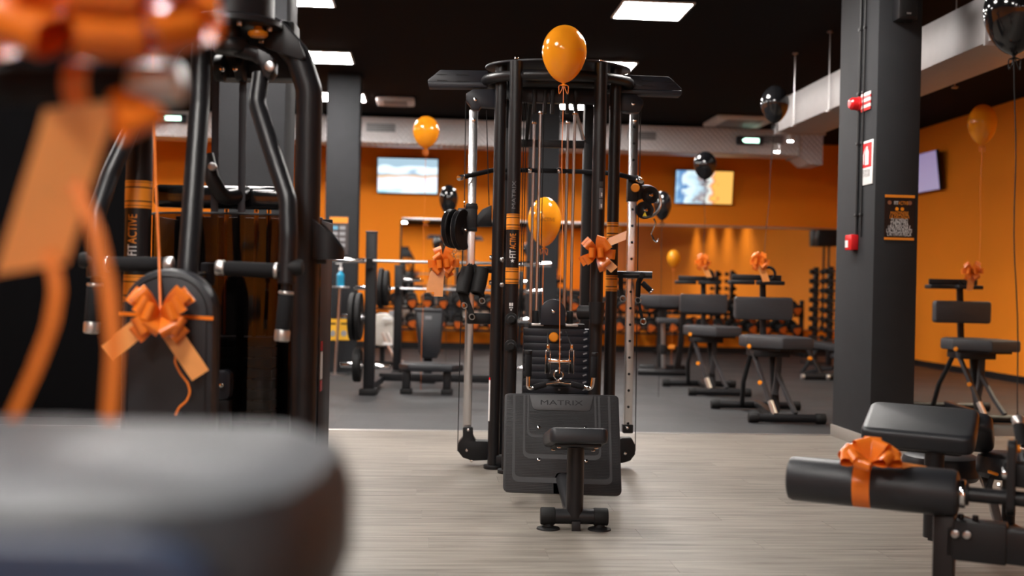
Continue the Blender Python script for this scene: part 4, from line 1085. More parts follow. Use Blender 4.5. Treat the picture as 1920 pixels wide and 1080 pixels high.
# ---- straps on the side pegs
a = P(919, 505, 0.02); b = P(884, 506, 0.02)
MB().tube([(xB, 0.02, a.z), (b.x, -0.02, b.z)], 0.021, seg=12).build('storage_peg', K['metal'], gym)
a2 = P(1156, 515, 0.02); b2 = P(1221, 516, 0.02)
MB().tube([(xE, 0.02, a2.z), (b2.x, -0.02, b2.z)], 0.021, seg=12).build('storage_peg', K['metal'], gym)
def strap(label, pts, ring, y=-0.045, w=0.035):
    w0 = [P(x_, y_, y) for x_, y_ in pts]
    o = thing('cable_strap', label, 'strap', G.w((w0[0].x, y, w0[0].z)), G.rz, 'black cable straps on the tower pegs')
    q = [p - w0[0] for p in w0]
    m = MB(); m.rtube(q, 0.006, w, 0.03, rad=0.002, up=(1, 0, 0)); m.build('webbing', K['rubber'], o)
    r_ = P(ring[0], ring[1], y - 0.01) - w0[0]
    MB().torus(r_, (0.3, 1, 0.2), 0.016, 0.0035, seg=18, rs=6).build('ring', K['steel'], o)
    return o
strap('black webbing strap with a ring, longest of the three on the left peg', [(888, 498), (872, 512), (868, 545), (884, 588)], (885, 594))
strap('black webbing strap with a ring, front left of the left peg', [(884, 497), (862, 518), (862, 545), (870, 566)], (871, 573))
strap('black webbing strap with a ring, nearest the upright on the left peg', [(886, 497), (898, 515), (900, 540), (904, 558)], (904, 564))
for i, (dx, lab) in enumerate(((-4, 'bulky black folded cuff on the left storage peg'), (23, 'smaller black folded cuff right of the bulky one'))):
    c = P(876 + dx, 528, -0.05)
    o = thing('ankle_cuff', lab, 'strap', G.w((c.x, -0.05, c.z)), G.rz)
    m = MB(); m.lathe([(0.030, -0.075), (0.040, -0.07), (0.044, 0.0), (0.040, 0.08), (0.028, 0.085)], o=(0, 0, 0), axis=(0.2, 0.3, 1), seg=14); m.build('cuff', K['rubber'], o)
strap('black strap hanging from the right storage peg inside the chrome column', [(1164, 512), (1164, 540), (1167, 556)], (1168, 560), w=0.025)
o = strap('black strap handle hanging right of the chrome column', [(1206, 512), (1197, 530), (1196, 556)], (1196, 563), w=0.03)
r0 = P(1206, 512, -0.045)
MB().bcyl(P(1204, 530, -0.06) - r0, P(1220, 545, -0.06) - r0, 0.016, 0.004).build('grip', K['grip'], o)
MB().bcyl(P(1220, 545, -0.06) - r0, P(1222, 548, -0.06) - r0, 0.017, 0.003).build('grip_cap', K['chrome'], o)
strap('long thin strap hanging low right of the chrome column', [(1200, 520), (1196, 560), (1204, 598)], (1206, 603), w=0.018)
# ---- bows and balloons of the tower
def gw(px, py, y): return G.w(P(px, py, y))
cam_dir = lambda p: (CAMP - V(p)).normalized()
p = gw(1119, 474, YA - 0.06)
bow('orange pull bow tied round the right front tube of the cable tower', p, cam_dir(p), 0.105, nl=11, seed=3, tails=[
    ([p, gw(1140, 455, YA - 0.09), gw(1174, 441, YA - 0.11)], (0.1, 0.1, 1), 0.05), ([p, gw(1133, 488, YA - 0.09), gw(1152, 506, YA - 0.1)], (0.75, 0, 0.65), 0.05)])
p = gw(830, 494, -0.1)
bow('orange pull bow hanging from the left pulley chain of the cable tower', p, cam_dir(p), 0.09, nl=12, seed=5, tails=[
    ([p, gw(815, 510, -0.12), gw(808, 548, -0.13)], (1, 0, 0.1), 0.055), ([p, gw(824, 520, -0.12), gw(822, 556, -0.13)], (1, 0, 0), 0.05)])
e = gw(1049, 705, YL - 0.1)
balloon('large orange balloon floating in front of the cable tower top', 1058, 98, 6.25, 84, 110, string_to=gw(1049, 700, -0.5))
bl = balloon('orange balloon with faint dark lettering behind the tower guide rods', 1021, 413, 7.6, 63, 94, string_to=V((U(1021, 413, 7.6).x, U(1021, 413, 7.6).y, 0.003)))
# faint lettering on it
cc = V(bl.location); Rb = 63 * 7.6 / F / 2
def bal_basis(u, v, w):
    a = u / Rb
    zz = v + 0.0; r_ = Rb * sqrt(max(0.05, 1 - (zz / (94 * 7.6 / F * 0.5)) ** 2)) + 0.0012
    d_ = Matrix.Rotation(a, 3, 'Z') @ V((-HEAD.x, -HEAD.y, 0)); return d_ * r_ + V((0, 0, zz))
text_mesh('lettering', 'FITACTIVE', 0.03, mat('balloon_print', (0.3, 0.1, 0.01), 0.4), bl, bal_basis, fit=(0.14, 0.024))
# ================================================================== chest machine at the left
K['smoke'] = None
def smoke_mat():
    M = bpy.data.materials.new('smoked_acrylic'); M.use_nodes = True
    nt = M.node_tree; N = nt.nodes.new; L = nt.links.new
    out = nt.nodes['Material Output']; nt.nodes.remove(nt.nodes['Principled BSDF'])
    t = N('ShaderNodeBsdfTransparent'); nz = N('ShaderNodeTexNoise'); nz.inputs['Scale'].default_value = 3
    cr = N('ShaderNodeValToRGB'); cr.color_ramp.elements[0].color = (0.13, 0.10, 0.09, 1); cr.color_ramp.elements[1].color = (0.2, 0.16, 0.15, 1)
    L(nz.outputs[0], cr.inputs[0]); L(cr.outputs[0], t.inputs[0])
    g = N('ShaderNodeBsdfGlossy'); g.inputs['Roughness'].default_value = 0.06; g.inputs['Color'].default_value = (0.8, 0.8, 0.8, 1)
    fr = N('ShaderNodeFresnel'); fr.inputs[0].default_value = 1.5
    mx = N('ShaderNodeMixShader'); L(fr.outputs[0], mx.inputs[0]); L(t.outputs[0], mx.inputs[1]); L(g.outputs[0], mx.inputs[2]); L(mx.outputs[0], out.inputs[0])
    return M
K['smoke'] = smoke_mat()
morg = U(430, 524, 3.7)
Mf = Frame((morg.x, morg.y), -TH)
Q = Mf.p
cm = thing_f('chest_machine', 'black chest fly machine with padded backrest and hanging arms at the left', 'gym machine', Mf)
def part(name, m, M, par=None): return m.build(name, K[M] if isinstance(M, str) else M, par if par is not None else cm)
# lettered upright arching to the top, right frame tube
xF = Q(259, 420, 0.05).x; rF = 0.0425
part('frame_tube', MB().tube([(xF, 0.05, 0.03), (xF, 0.05, Q(259, 190, 0.05).z), (xF + 0.10, 0.05, Q(259, 70, 0.05).z), (xF + 0.32, 0.05, Q(259, 20, 0.05).z)], rF, 0.12, seg=24, n=8), 'metal')
xR = Q(575, 430, 0.05).x; rR = 0.043
part('frame_tube', MB().tube([(xR, 0.05, 0.03), (xR, 0.05, Q(575, 170, 0.05).z), (Q(560, 108, 0.05).x, 0.05, Q(560, 108, 0.05).z), (Q(520, 62, 0.05).x, 0.05, Q(520, 62, 0.05).z), (Q(470, 35, 0.05).x, 0.05, Q(470, 35, 0.05).z)], rR, 0.10, seg=24, n=8), 'metal')
for x in (xF, xR):
    part('foot_flange', MB().bcyl((x, 0.05, 0), (x, 0.05, 0.03), 0.075, 0.006), 'metal2')
part('base_rail', MB().box(((xF + xR) / 2, 0.05, 0.06), (xR - xF, 0.07, 0.08), bevel=0.01), 'metal')
# slanting centre tube carrying the backrest
part('centre_tube', MB().tube([Q(380, 25, -0.05), Q(374, 200, -0.12), Q(352, 510, -0.33), Q(345, 800, -0.36)], 0.031, 0.15, seg=20), 'metal')
bl_ = Q(345, 800, -0.36)
part('seat_post', MB().tube([(bl_.x, -0.36, bl_.z + 0.02), (bl_.x, -0.4, 0.3), (bl_.x, -0.4, 0.05)], 0.035, 0.08, seg=16), 'metal')
part('base_rail', MB().box((bl_.x, -0.3, 0.05), (0.07, 0.75, 0.07), bevel=0.01), 'metal')
part('seat_pad', MB().xy([(bl_.x - 0.17, -0.78), (bl_.x + 0.17, -0.78), (bl_.x + 0.19, -0.4), (bl_.x - 0.19, -0.4)], 0.36, 0.07, 0.02, r=0.05), 'vinyl')
# backrest
YP = -0.45
fq = lambda pts: [(Q(a, b, YP).x, Q(a, b, YP).z) for a, b in pts]
xl_, xr_ = Q(225, 640, YP).x, Q(401, 640, YP).x; zt_ = Q(312, 503, YP).z; xm = (xl_ + xr_) / 2; R0 = (xr_ - xl_) / 2
arc = [(xm + R0 * cos(pi * i / 18), zt_ - R0 * 0.92 + R0 * 0.92 * sin(pi * i / 18)) for i in range(19)]
bot = 0.56
part('backrest', MB().xz(arc + [(xl_, bot), (xr_, bot)], YP, 0.085, 0.02), 'vinyl')
br = KIDS[cm.name][-1]
R1 = R0 - 0.022
arc1 = [(xm + R1 * cos(pi * i / 24), YP - 0.001, zt_ - R0 * 0.92 + R1 * 0.92 * sin(pi * i / 24)) for i in range(25)]
part('welt_seam', MB().tube([(xm + R1, YP - 0.001, bot + 0.03)] + arc1 + [(xm - R1, YP - 0.001, bot + 0.03)], 0.0022, seg=6), 'metal2', br)
part('backrest_board', MB().xz([(a * 0.94 + xm * 0.06, b - 0.01) for a, b in arc] + [(xl_ + 0.01, bot + 0.01), (xr_ - 0.01, bot + 0.01)], YP + 0.083, 0.015), 'metal2', br)
# swing arms
def arm(side, path, ys, vtop, vbot, h0, h1, kn):
    pts = [Q(a, b, y) for (a, b), y in zip(path, ys)]
    part('swing_arm', MB().tube(pts, 0.0275, 0.10, seg=18, n=7), 'metal')
    ar = KIDS[cm.name][-1]
    yv = ys[-1]
    a, b = Q(*vtop, yv), Q(*vbot, yv); d = (b - a).normalized(); Lh = (b - a).length
    part('handle_core', MB().cyl(pts[-1] + V((0, 0, 0.02)), b - d * 0.01, 0.014, seg=12), 'metal2', ar)
    part('grip_ring', MB().bcyl(a, a + d * 0.010, 0.0235, 0.003), 'alu', ar)
    part('grip', MB().bcyl(a + d * 0.010, b - d * 0.036, 0.0225, 0.004), 'grip', ar)
    part('grip_cap', MB().bcyl(b - d * 0.036, b, 0.0235, 0.005), 'alu', ar)
    p0 = Q(h0[0], h0[1], yv); p1 = Q(h1[0], h1[1], yv); d = (p1 - p0).normalized()
    part('handle_core', MB().cyl(p0 - d * 0.03, p1, 0.014, seg=12), 'metal2', ar)
    part('grip_ring', MB().bcyl(p0, p0 + d * 0.012, 0.0245, 0.003), 'alu', ar)
    part('grip', MB().bcyl(p0 + d * 0.012, p1 - d * 0.028, 0.0225, 0.004), 'grip', ar)
    part('grip_cap', MB().bcyl(p1 - d * 0.028, p1, 0.0235, 0.005), 'alu', ar)
    k0 = Q(kn[0], kn[1], yv); s = 1 if side > 0 else -1
    part('end_knob', MB().bcyl(k0 - V((s * 0.04, 0, 0)), k0 + V((s * 0.014, 0, 0)), 0.024, 0.008), 'rubber', ar)
arm(1, [(489, 140), (482, 195), (512, 290), (540, 375), (541, 440), (537, 532)], [-0.02, -0.05, -0.14, -0.22, -0.25, -0.26], (537, 546), (528, 640), (522, 508), (405, 502), (560, 502))
arm(-1, [(300, 120), (254, 225), (205, 330), (182, 400), (181, 440), (180, 520)], [-0.02, -0.05, -0.14, -0.22, -0.25, -0.26], (178, 531), (171, 625), (199, 495), (326, 496), (158, 488))
# pivot head
hc = Q(437, 30, -0.02); z0 = Q(437, 36, -0.16).z
part('pivot_disc', MB().lathe([(0, 0.0), (0.148, 0.0), (0.158, 0.006), (0.158, 0.022), (0.15, 0.028), (0.128, 0.03), (0.128, 0.2), (0, 0.2)], o=(hc.x, 0.0, z0), seg=48), 'metal')
pdk = KIDS[cm.name][-1]
for a in range(0, 360, 45):
    part('bolt', MB().bcyl((hc.x + 0.14 * cos(radians(a + 20)), 0.14 * sin(radians(a + 20)), z0), (hc.x + 0.14 * cos(radians(a + 20)), 0.14 * sin(radians(a + 20)), z0 - 0.014), 0.008, 0.002, seg=8), 'steel', pdk)
part('pivot_shaft', MB().cyl((hc.x, -0.03, z0), (hc.x, -0.03, Q(437, 82, -0.03).z), 0.031, seg=24), 'metal')
part('pivot_hub', MB().bcyl((hc.x, -0.03, Q(437, 74, -0.03).z), (hc.x, -0.03, Q(437, 101, -0.03).z), 0.058, 0.012, seg=28), 'metal')
part('hub_arm', MB().tube([Q(445, 92, -0.03), Q(478, 100, -0.04), Q(494, 110, -0.05)], 0.026, 0.03, seg=14), 'metal')
part('clevis', MB().xz([(Q(a, b, -0.07).x, Q(a, b, -0.07).z) for a, b in ((483, 91), (508, 104), (515, 112), (514, 135), (505, 150), (495, 144), (490, 125), (483, 115))], -0.085, 0.07, 0.004, r=0.008), 'metal')
q = Q(506, 125, -0.09); part('bolt', MB().bcyl((q.x, -0.085, q.z), (q.x, -0.098, q.z), 0.017, 0.004, seg=14), 'steel')
q = Q(484, 58, -0.06)
part('pull_pin', MB().lathe([(0, 0.05), (0.011, 0.05), (0.011, 0.03), (0.014, 0.028), (0.012, 0.01), (0.02, 0.0), (0.031, -0.004), (0.032, -0.012), (0.024, -0.02), (0, -0.021)], o=q), 'orange')
part('gusset', MB().xz([(Q(a, b, 0.0).x, Q(a, b, 0.0).z) for a, b in ((495, 40), (530, 42), (560, 75), (573, 108), (562, 112), (495, 88))], 0.0, 0.02, 0.003, r=0.01), 'metal2')
part('rear_gearbox', MB().xz([(Q(a, b, 0.2).x, Q(a, b, 0.2).z) for a, b in ((372, 20), (552, 40), (552, 147), (404, 146))], 0.2, 0.1, 0.006, r=0.01), 'metal2')
for px in (413, 452):
    q = Q(px, 128, 0.14); part('belt_wheel', MB().bcyl((q.x - 0.014, 0.14, q.z), (q.x + 0.014, 0.14, q.z), 0.045, 0.004, seg=24), 'metal2')
for px in (415, 440):
    q = Q(px, 128, 0.08); part('bolt', MB().bcyl((q.x, 0.1, q.z), (q.x, 0.085, q.z), 0.009, 0.002, seg=10), 'chrome')
for px0, px1 in ((405, 398), (456, 448)):
    a = Q(px0, 130, 0.17); b = Q(px1, 760, 0.17)
    part('drive_belt', MB().rtube([a, b], 0.025, 0.004, up=(0, 1, 0), rad=0.001), 'navy')
# rear beam and bracket arm
a = Q(287, 345, 0.24); b = Q(548, 393, 0.24)
part('rear_beam', MB().box(((a.x + b.x) / 2, 0.28, (a.z + b.z) / 2), (b.x - a.x, 0.1, a.z - b.z), bevel=0.022, seg=4), 'black_balloon')
part('bracket_arm', MB().tube([Q(386, 290, 0.1), Q(397, 335, 0.1), Q(418, 372, 0.12), Q(445, 368, 0.18), Q(460, 362, 0.24)], 0.026, 0.04, seg=14), 'metal')
q = Q(397, 312, 0.06); part('bolt', MB().bcyl((q.x, 0.08, q.z), (q.x, 0.06, q.z), 0.014, 0.003, seg=12), 'steel')
# smoked shroud with stack and rods behind
xs0, xs1 = Q(288, 500, 0.3).x, Q(598, 600, 0.3).x; zs1 = Q(430, 400, 0.12).z
m = MB(); prev = None
for i in range(21):
    t = pi * i / 20
    x = (xs0 + xs1) / 2 - (xs1 - xs0) / 2 * cos(t); y = 0.32 - 0.2 * sin(t) ** 0.7
    A = m.bm.verts.new((x, y, 0.12)); B = m.bm.verts.new((x, y, zs1))
    if prev: m.bm.faces.new((prev[0], A, B, prev[1]))
    prev = (A, B)
part('shroud', m, 'smoke')
sh = KIDS[cm.name][-1]
m = MB(); pts = [((xs0 + xs1) / 2 - (xs1 - xs0) / 2 * cos(pi * i / 20), 0.32 - 0.2 * sin(pi * i / 20) ** 0.7, zs1) for i in range(21)]
part('shroud_rim', MB().tube(pts, 0.004, seg=6), 'metal2', sh)
part('back_panel', MB().box(((xs0 + xs1) / 2, 0.56, zs1 / 2 + 0.05), (xs1 - xs0, 0.02, zs1 - 0.08), bevel=0.004), 'metal2')
part('side_panel', MB().box((xs1 - 0.006, 0.44, zs1 / 2 + 0.02), (0.014, 0.24, zs1 - 0.05), bevel=0.004), 'navy')
part('side_panel', MB().box((xs0 + 0.006, 0.44, zs1 / 2 + 0.02), (0.014, 0.24, zs1 - 0.05), bevel=0.004), 'navy')
for py0, py1, M in ((640, 658, 'red'), (660, 712, 'white'), (714, 735, 'red')):
    a = Q(590, py0, 0.33); b = Q(595, py1, 0.33)
    part('warning_label', MB().box((xs1 + 0.0015, 0.36, (a.z + b.z) / 2), (0.002, 0.045, a.z - b.z)), M)
part('rear_base', MB().box(((xs0 + xs1) / 2, 0.42, 0.05), (xs1 - xs0 + 0.02, 0.3, 0.1), bevel=0.01), 'metal2')
pw_ = None; z = 0.16
while z < 0.86:
    o = part('weight_plate', MB().box((0, 0, 0), (0.24, 0.11, 0.034), bevel=0.004), 'navy') if pw_ is None else pw_.copy()
    if pw_ is None: pw_ = o
    else: COL.objects.link(o); o.parent = cm
    o.location = (Q(455, 600, 0.4).x, 0.4, z); z += 0.038
for px in (420, 481, 500):
    x = Q(px, 500, 0.38).x
    part('guide_rod', MB().cyl((x, 0.36 if px == 481 else 0.4, 0.12), (x, 0.36 if px == 481 else 0.4, Q(481, 385, 0.36).z), 0.008, seg=10), 'chrome')
q = Q(416, 722, 0.08)
part('pulley_block', MB().xz([(q.x - 0.027, q.z - 0.05), (q.x + 0.027, q.z - 0.05), (q.x + 0.027, q.z + 0.05), (q.x - 0.027, q.z + 0.05)], 0.08, 0.05, 0.006, r=0.026), 'navy')
part('bolt', MB().bcyl((q.x, 0.08, q.z), (q.x, 0.07, q.z), 0.008, 0.002, seg=10), 'chrome')
part('pulley_stand', MB().box((q.x, 0.105, (q.z - 0.05) / 2), (0.05, 0.05, q.z - 0.05), bevel=0.006), 'metal2')
q = Q(390, 514, -0.1)
part('tag_plate', MB().box((q.x, -0.1, q.z), (0.045, 0.006, 0.07), bevel=0.006), 'navy')
part('tag_dot', MB().cyl((q.x - 0.012, -0.104, q.z), (q.x - 0.012, -0.106, q.z), 0.007, seg=12), 'yellow')
part('tag_stay', MB().cyl((q.x - 0.01, -0.1, q.z), (Q(352, 510, -0.33).x, -0.3, q.z), 0.006, seg=8), 'metal2')
# cup holder on the right tube
cxh = Q(613, 460, 0.05).x; m = MB(); nseg = 28; rc = 0.058
zlo = Q(613, 487, 0.05).z; zl_, zr_ = Q(580, 410, 0.05).z, Q(648, 470, 0.05).z
ro, ri, rbt = [], [], []
for i in range(nseg):
    a = 2 * pi * i / nseg; t = (cos(a) + 1) / 2
    zt2 = zl_ + (zr_ - zl_) * (t ** 1.6)
    ro.append(m.bm.verts.new((cxh + rc * cos(a), 0.05 + rc * sin(a), zt2))); ri.append(m.bm.verts.new((cxh + (rc - 0.004) * cos(a), 0.05 + (rc - 0.004) * sin(a), zt2)))
    rbt.append(m.bm.verts.new((cxh + rc * cos(a), 0.05 + rc * sin(a), zlo)))
rib = [m.bm.verts.new((cxh + (rc - 0.004) * cos(2 * pi * i / nseg), 0.05 + (rc - 0.004) * sin(2 * pi * i / nseg), zlo + 0.006)) for i in range(nseg)]
for i in range(nseg):
    j = (i + 1) % nseg
    m.bm.faces.new((rbt[i], rbt[j], ro[j], ro[i])); m.bm.faces.new((ro[i], ro[j], ri[j], ri[i])); m.bm.faces.new((ri[i], ri[j], rib[j], rib[i]))
m.bm.faces.new(rbt); m.bm.faces.new(rib)
part('cup_holder', m, 'metal2')
part('cup_bracket', MB().box(((xR + cxh) / 2, 0.05, (zlo + zr_) / 2), (cxh - xR, 0.03, 0.06), bevel=0.004), 'metal2')
# decals
pfl = lambda py: Q(258, py, 0.05 - rF).z
bands(xF, 0.05, rF, cm, [(338, 340.6), (341.6, 349.6), (352, 375.6), (378, 384.8), (386, 389.6), (515.5, 519), (520, 527), (529.5, 553), (555.5, 562), (563, 567)], pfl)
tube_text('ACTIVE', xF, 0.05, rF, (pfl(402) + pfl(457)) / 2, pfl(402) - pfl(457), 0.03, K['decal'], cm, rot=-0.12)
tube_text('FIT', xF, 0.05, rF, (pfl(458.4) + pfl(479)) / 2, pfl(458.4) - pfl(479), 0.03, K['white_decal'], cm, rot=-0.12)
# red tag on the floor behind the machine
rp = UZ(606, 814, 0.01)
o = thing('floor_tag', 'tiny red plastic tag on the wooden floor beside the left machine', 'tag', (rp.x, rp.y, 0))
part('tag_body', MB().box((0, 0, 0.012), (0.05, 0.03, 0.02), bevel=0.006), 'red', o)

# bow on the backrest
def mw(px, py, y): return Mf.w(Q(px, py, y))
yb_ = YP - 0.025
p = mw(300, 591, yb_ - 0.03)
bow('orange pull bow tied across the backrest of the left machine', p, cam_dir(p), 0.098, dirs=[
    (142, 6, 1.0), (133, 22, 0.98), (150, 30, 0.8), (160, 48, 0.62), (38, 6, 1.02), (48, 22, 0.98), (32, 32, 0.8), (22, 50, 0.62),
    (222, 10, 0.9), (208, 28, 0.82), (236, 40, 0.66), (-44, 10, 0.9), (-30, 30, 0.78), (-60, 40, 0.72)], w=0.05, seed=9, tails=[
    ([p, mw(250, 622, yb_ - 0.02), mw(200, 664, yb_ - 0.03)], (-0.59, 0, 0.81), 0.055),
    ([p, mw(338, 648, yb_ - 0.02), mw(376, 704, yb_ - 0.02)], (0.83, 0, 0.56), 0.056)])
bw = bpy.data.objects[[o.name for o in bpy.data.objects if o.get('label', '').startswith('orange pull bow tied across the backrest')][0]]
loc_ = lambda q: V(q) - V(bw.location)
m = MB(); m.strip([loc_(mw(a, b, y)) for a, b, y in ((223, 588, YP + 0.05), (226, 588, YP - 0.003), (300, 592, YP - 0.004), (400, 597, YP - 0.003), (403, 597, YP + 0.05))], V((0, 0, 1)), 0.011)
m.build('ribbon_band', K['ribbon'], bw, smooth=80, solid=0.0006)
m = MB(); m.tube([loc_(mw(a, b, YP - 0.03)) for a, b in ((330, 655), (328, 680), (338, 700), (352, 718), (357, 735), (350, 752), (336, 764), (329, 778))], 0.0032, 0.03, seg=6); m.build('curling_ribbon', K['string'], bw)
m = MB(); m.tube([loc_(mw(a, b, y)) for a, b, y in ((301, 588, yb_ - 0.03), (298, 470, YP + 0.02), (292, 340, YP + 0.05), (288, 200, YP + 0.06), (286, 40, YP + 0.06), (284, -90, YP + 0.06))], 0.0035, 0.05, seg=6); m.build('balloon_string', K['string'], bw)

bz_ = mw(284, -90, YP + 0.06)
bo_ = balloon('orange balloon above the left machine, just outside the picture', 284, -150, 3.3, 160, 205, string_to=None, curls=True)
bo_.location = (bz_.x, bz_.y, bz_.z + 205 * 3.3 / F * 0.55)
# ================================================================== blurred machine in the foreground
fo = U(120, 540, 1.0)
Ff = Frame((fo.x, fo.y), -TH)
W_ = lambda px, py, d: Ff.Ri @ (U(px, py, d) - Ff.o)
fm = thing_f('arm_machine', 'dark machine with a rounded grey pad, very close and out of focus at lower left', 'gym machine', Ff)
zt3 = 0.952
c2 = lambda px, d: (W_(px, 700, d).x, d - 1.0)
dF, dN = 0.98, 0.60
xr3 = W_(648, 900, 0.80).x
outl = [(-0.75, dF - 1.0), (xr3, dF - 1.0), (xr3, dN - 1.0), (-0.75, dN - 1.0)]
outl = [(-0.60, -0.03), (xr3 - 0.006, -0.03), (xr3 + 0.004, -0.40), (-0.60, -0.40)]
m = MB(); m.xy(outl, zt3 - 0.13, 0.13, 0.042, r=[0.05, 0.10, 0.15, 0.05])
m.build('arm_pad', K['vinyl_fg'] if 'vinyl_fg' in K else K['vinyl'], fm)
xn = W_(415, 1000, 0.595).x
MB().xz([(-0.58, zt3 - 0.125), (xn, zt3 - 0.125), (xn, zt3 - 0.022), (-0.58, zt3 - 0.022)], -0.408, 0.03, 0.006, r=[0.01, 0.02, 0.05, 0.01]).build('front_panel', mat('navy_vinyl', (0.008, 0.022, 0.058), 0.5), fm)
MB().box((-0.35, -0.2, zt3 - 0.145), (0.3, 0.22, 0.03), bevel=0.006).build('pad_board', K['metal2'], fm)
MB().box((-0.35, -0.2, (zt3 - 0.15) / 2), (0.09, 0.09, zt3 - 0.15), bevel=0.01).build('pad_post', K['metal'], fm)
MB().box((-0.35, -0.2, 0.025), (0.5, 0.5, 0.05), bevel=0.012).build('base_plate', K['metal2'], fm)
hz = W_(200, 157, 1.13); hz2 = W_(342, 157, 1.13); xg = W_(245, 157, 1.13).x
yh = hz.y
MB().bcyl((-0.5, yh, hz.z - 0.012), (xg, yh, hz.z), 0.0195, 0.004).build('handle_grip', K['grip'], fm)
MB().bcyl((xg, yh, hz.z), (hz2.x, yh, hz2.z), 0.0205, 0.005).build('handle_cap', K['alu'], fm)
MB().tube([(-0.45, yh, hz.z - 0.01), (-0.62, yh, hz.z - 0.01), (-0.62, yh - 0.02, 0.9), (-0.62, -0.2, 0.55), (-0.38, -0.2, 0.5)], 0.022, 0.06, seg=14).build('handle_arm', K['metal'], fm)
fw = lambda px, py, d: U(px, py, d)
p = fw(172, 30, 1.14)
bow('huge blurred orange bow on the nearest handle at the upper left', p, (cam_dir(p) * 0.6 + V((0, 0, 1.0))), 0.122, nl=18, seed=12, w=0.06, tails=[
    ([fw(152, 196, 1.095), fw(142, 235, 1.095), fw(110, 335, 1.10), fw(58, 505, 1.11)], (0.96, 0.15, 0.2), 0.068)])
bw2 = [o for o in bpy.data.objects if o.get('label', '').startswith('huge blurred orange bow')][0]
loc_ = lambda q: V(q) - V(bw2.location)
c = loc_(fw(152, 160, 1.13)); m = MB(); m.torus(c, (1, 0, 0), 0.0235, 0.001, seg=24, rs=4); m.build('ribbon_wrap', K['ribbon'], bw2)
m = MB(); m.lathe([(0.0225, -0.012), (0.0235, -0.012), (0.0235, 0.012), (0.0225, 0.012)], o=c, axis=(1, 0, 0)); m.build('ribbon_band', K['ribbon'], bw2)
for az, el, ls in ():
    pass
m = MB(); loop_strip(m, loc_(fw(215, 170, 1.10)), V((0.5, -0.1, -0.6)), V((0.6, 0.6, 0.5)), 0.05, 0.035, 0.045); m.build('ribbon_loop', K['ribbon'], bw2, smooth=80, solid=0.0006)
for pts, ww in (([(92, 470), (108, 540), (96, 610), (66, 690), (20, 790)], 0.0125), ([(140, 340), (178, 430), (203, 540), (214, 660), (204, 800)], 0.0135)):
    q = [loc_(fw(a, b, 1.1)) for a, b in pts]
    m = MB(); m.strip(fillet(q, 0.06, 5), V((0.97, 0.1, 0.15)), ww); m.build('curling_ribbon', K['string'], bw2, smooth=80, solid=0.0006)
# ================================================================== leg machine at the lower right
ra = U(1485, 896, 3.62); rb2 = U(1775, 923, 3.42)
ang = atan2(rb2.y - ra.y, rb2.x - ra.x)
Rf = Frame((rb2.x, rb2.y), ang)
LR = lambda px, py, d: Rf.Ri @ (U(px, py, d) - Rf.o)
lm = thing_f('leg_machine', 'black leg curl machine with a big roller pad at the lower right', 'gym machine', Rf)
def lpart(name, m, M, par=None): return m.build(name, K[M], par if par is not None else lm)
zr = (ra.z + rb2.z) / 2
Lr = (rb2 - ra).length
xa_ = -Lr - 0.01
# roller pad on its axle
lpart('roller_pad', MB().bcyl((xa_, 0, zr), (0.035, 0, zr), 0.070, 0.018, seg=36), 'vinyl')
rl = KIDS[lm.name][-1]
lpart('end_seam', MB().torus((0.027, 0, zr), (1, 0, 0), 0.0545, 0.003, seg=32, rs=6), 'metal2', rl)
lpart('chrome_collar', MB().bcyl((0.036, 0, zr), (0.054, 0, zr), 0.043, 0.004, seg=28), 'chrome', rl)
lpart('collar', MB().bcyl((0.054, 0, zr), (0.062, 0, zr), 0.034, 0.002, seg=24), 'metal2', rl)
lpart('axle_tube', MB().cyl((0.0, 0, zr), (0.75, 0, zr), 0.0225, seg=18), 'metal')
# upright post and main beam
pz = zr - 0.05
zb = 0.34
yp_ = 0.03
b0_ = LR(1787, 985, 3.42); b1_ = LR(1915, 1040, 3.42)
xp = LR(1768, 1000, 3.40).x
lpart('front_post', MB().box((xp, yp_, 0.2), (0.062, 0.07, 0.40 + 0.0), bevel=0.008), 'metal')
lpart('front_foot', MB().box((xp, yp_, 0.012), (0.1, 0.3, 0.024), bevel=0.008), 'rubber')
zbm = (LR(1850, 985, 3.42).z + LR(1850, 1045, 3.42).z) / 2
lpart('main_beam', MB().box((xp + 0.55, yp_, zbm), (1.1, 0.07, 0.105), bevel=0.01), 'metal')
lpart('joint_sleeve', MB().box((xp + 0.1, yp_, zbm + 0.004), (0.15, 0.08, 0.118), bevel=0.006), 'metal2')
js = KIDS[lm.name][-1]
for px in (1790, 1813):
    q = LR(px, 1003, 3.38); lpart('bolt', MB().bcyl((q.x, yp_ - 0.04, q.z), (q.x, yp_ - 0.052, q.z), 0.012, 0.003, seg=14), 'steel', js)
for px in (1801, 1829):
    q = LR(px, 972, 3.42); lpart('bolt', MB().bcyl((q.x, yp_, zbm + 0.06), (q.x, yp_, zbm + 0.08), 0.009, 0.003, seg=10), 'metal2', js)
lpart('rear_post', MB().box((xp + 1.06, yp_, zbm / 2), (0.07, 0.07, zbm), bevel=0.008), 'metal')
lpart('rear_foot', MB().box((xp + 1.06, yp_, 0.012), (0.1, 0.5, 0.024), bevel=0.008), 'rubber')
# side leg in the frame, running back to the second foot
q = LR(1845, 1052, 4.35)
lpart('cross_beam', MB().box((xp + 0.35, 0.42, 0.2), (0.07, 0.85, 0.09), bevel=0.01), 'metal')
lpart('cross_post', MB().box((xp + 0.35, 0.82, 0.11), (0.06, 0.06, 0.2), bevel=0.01), 'metal')
lpart('foot_disc', MB().bcyl((xp + 0.35, 0.82, 0.0), (xp + 0.35, 0.82, 0.02), 0.05, 0.005), 'rubber')
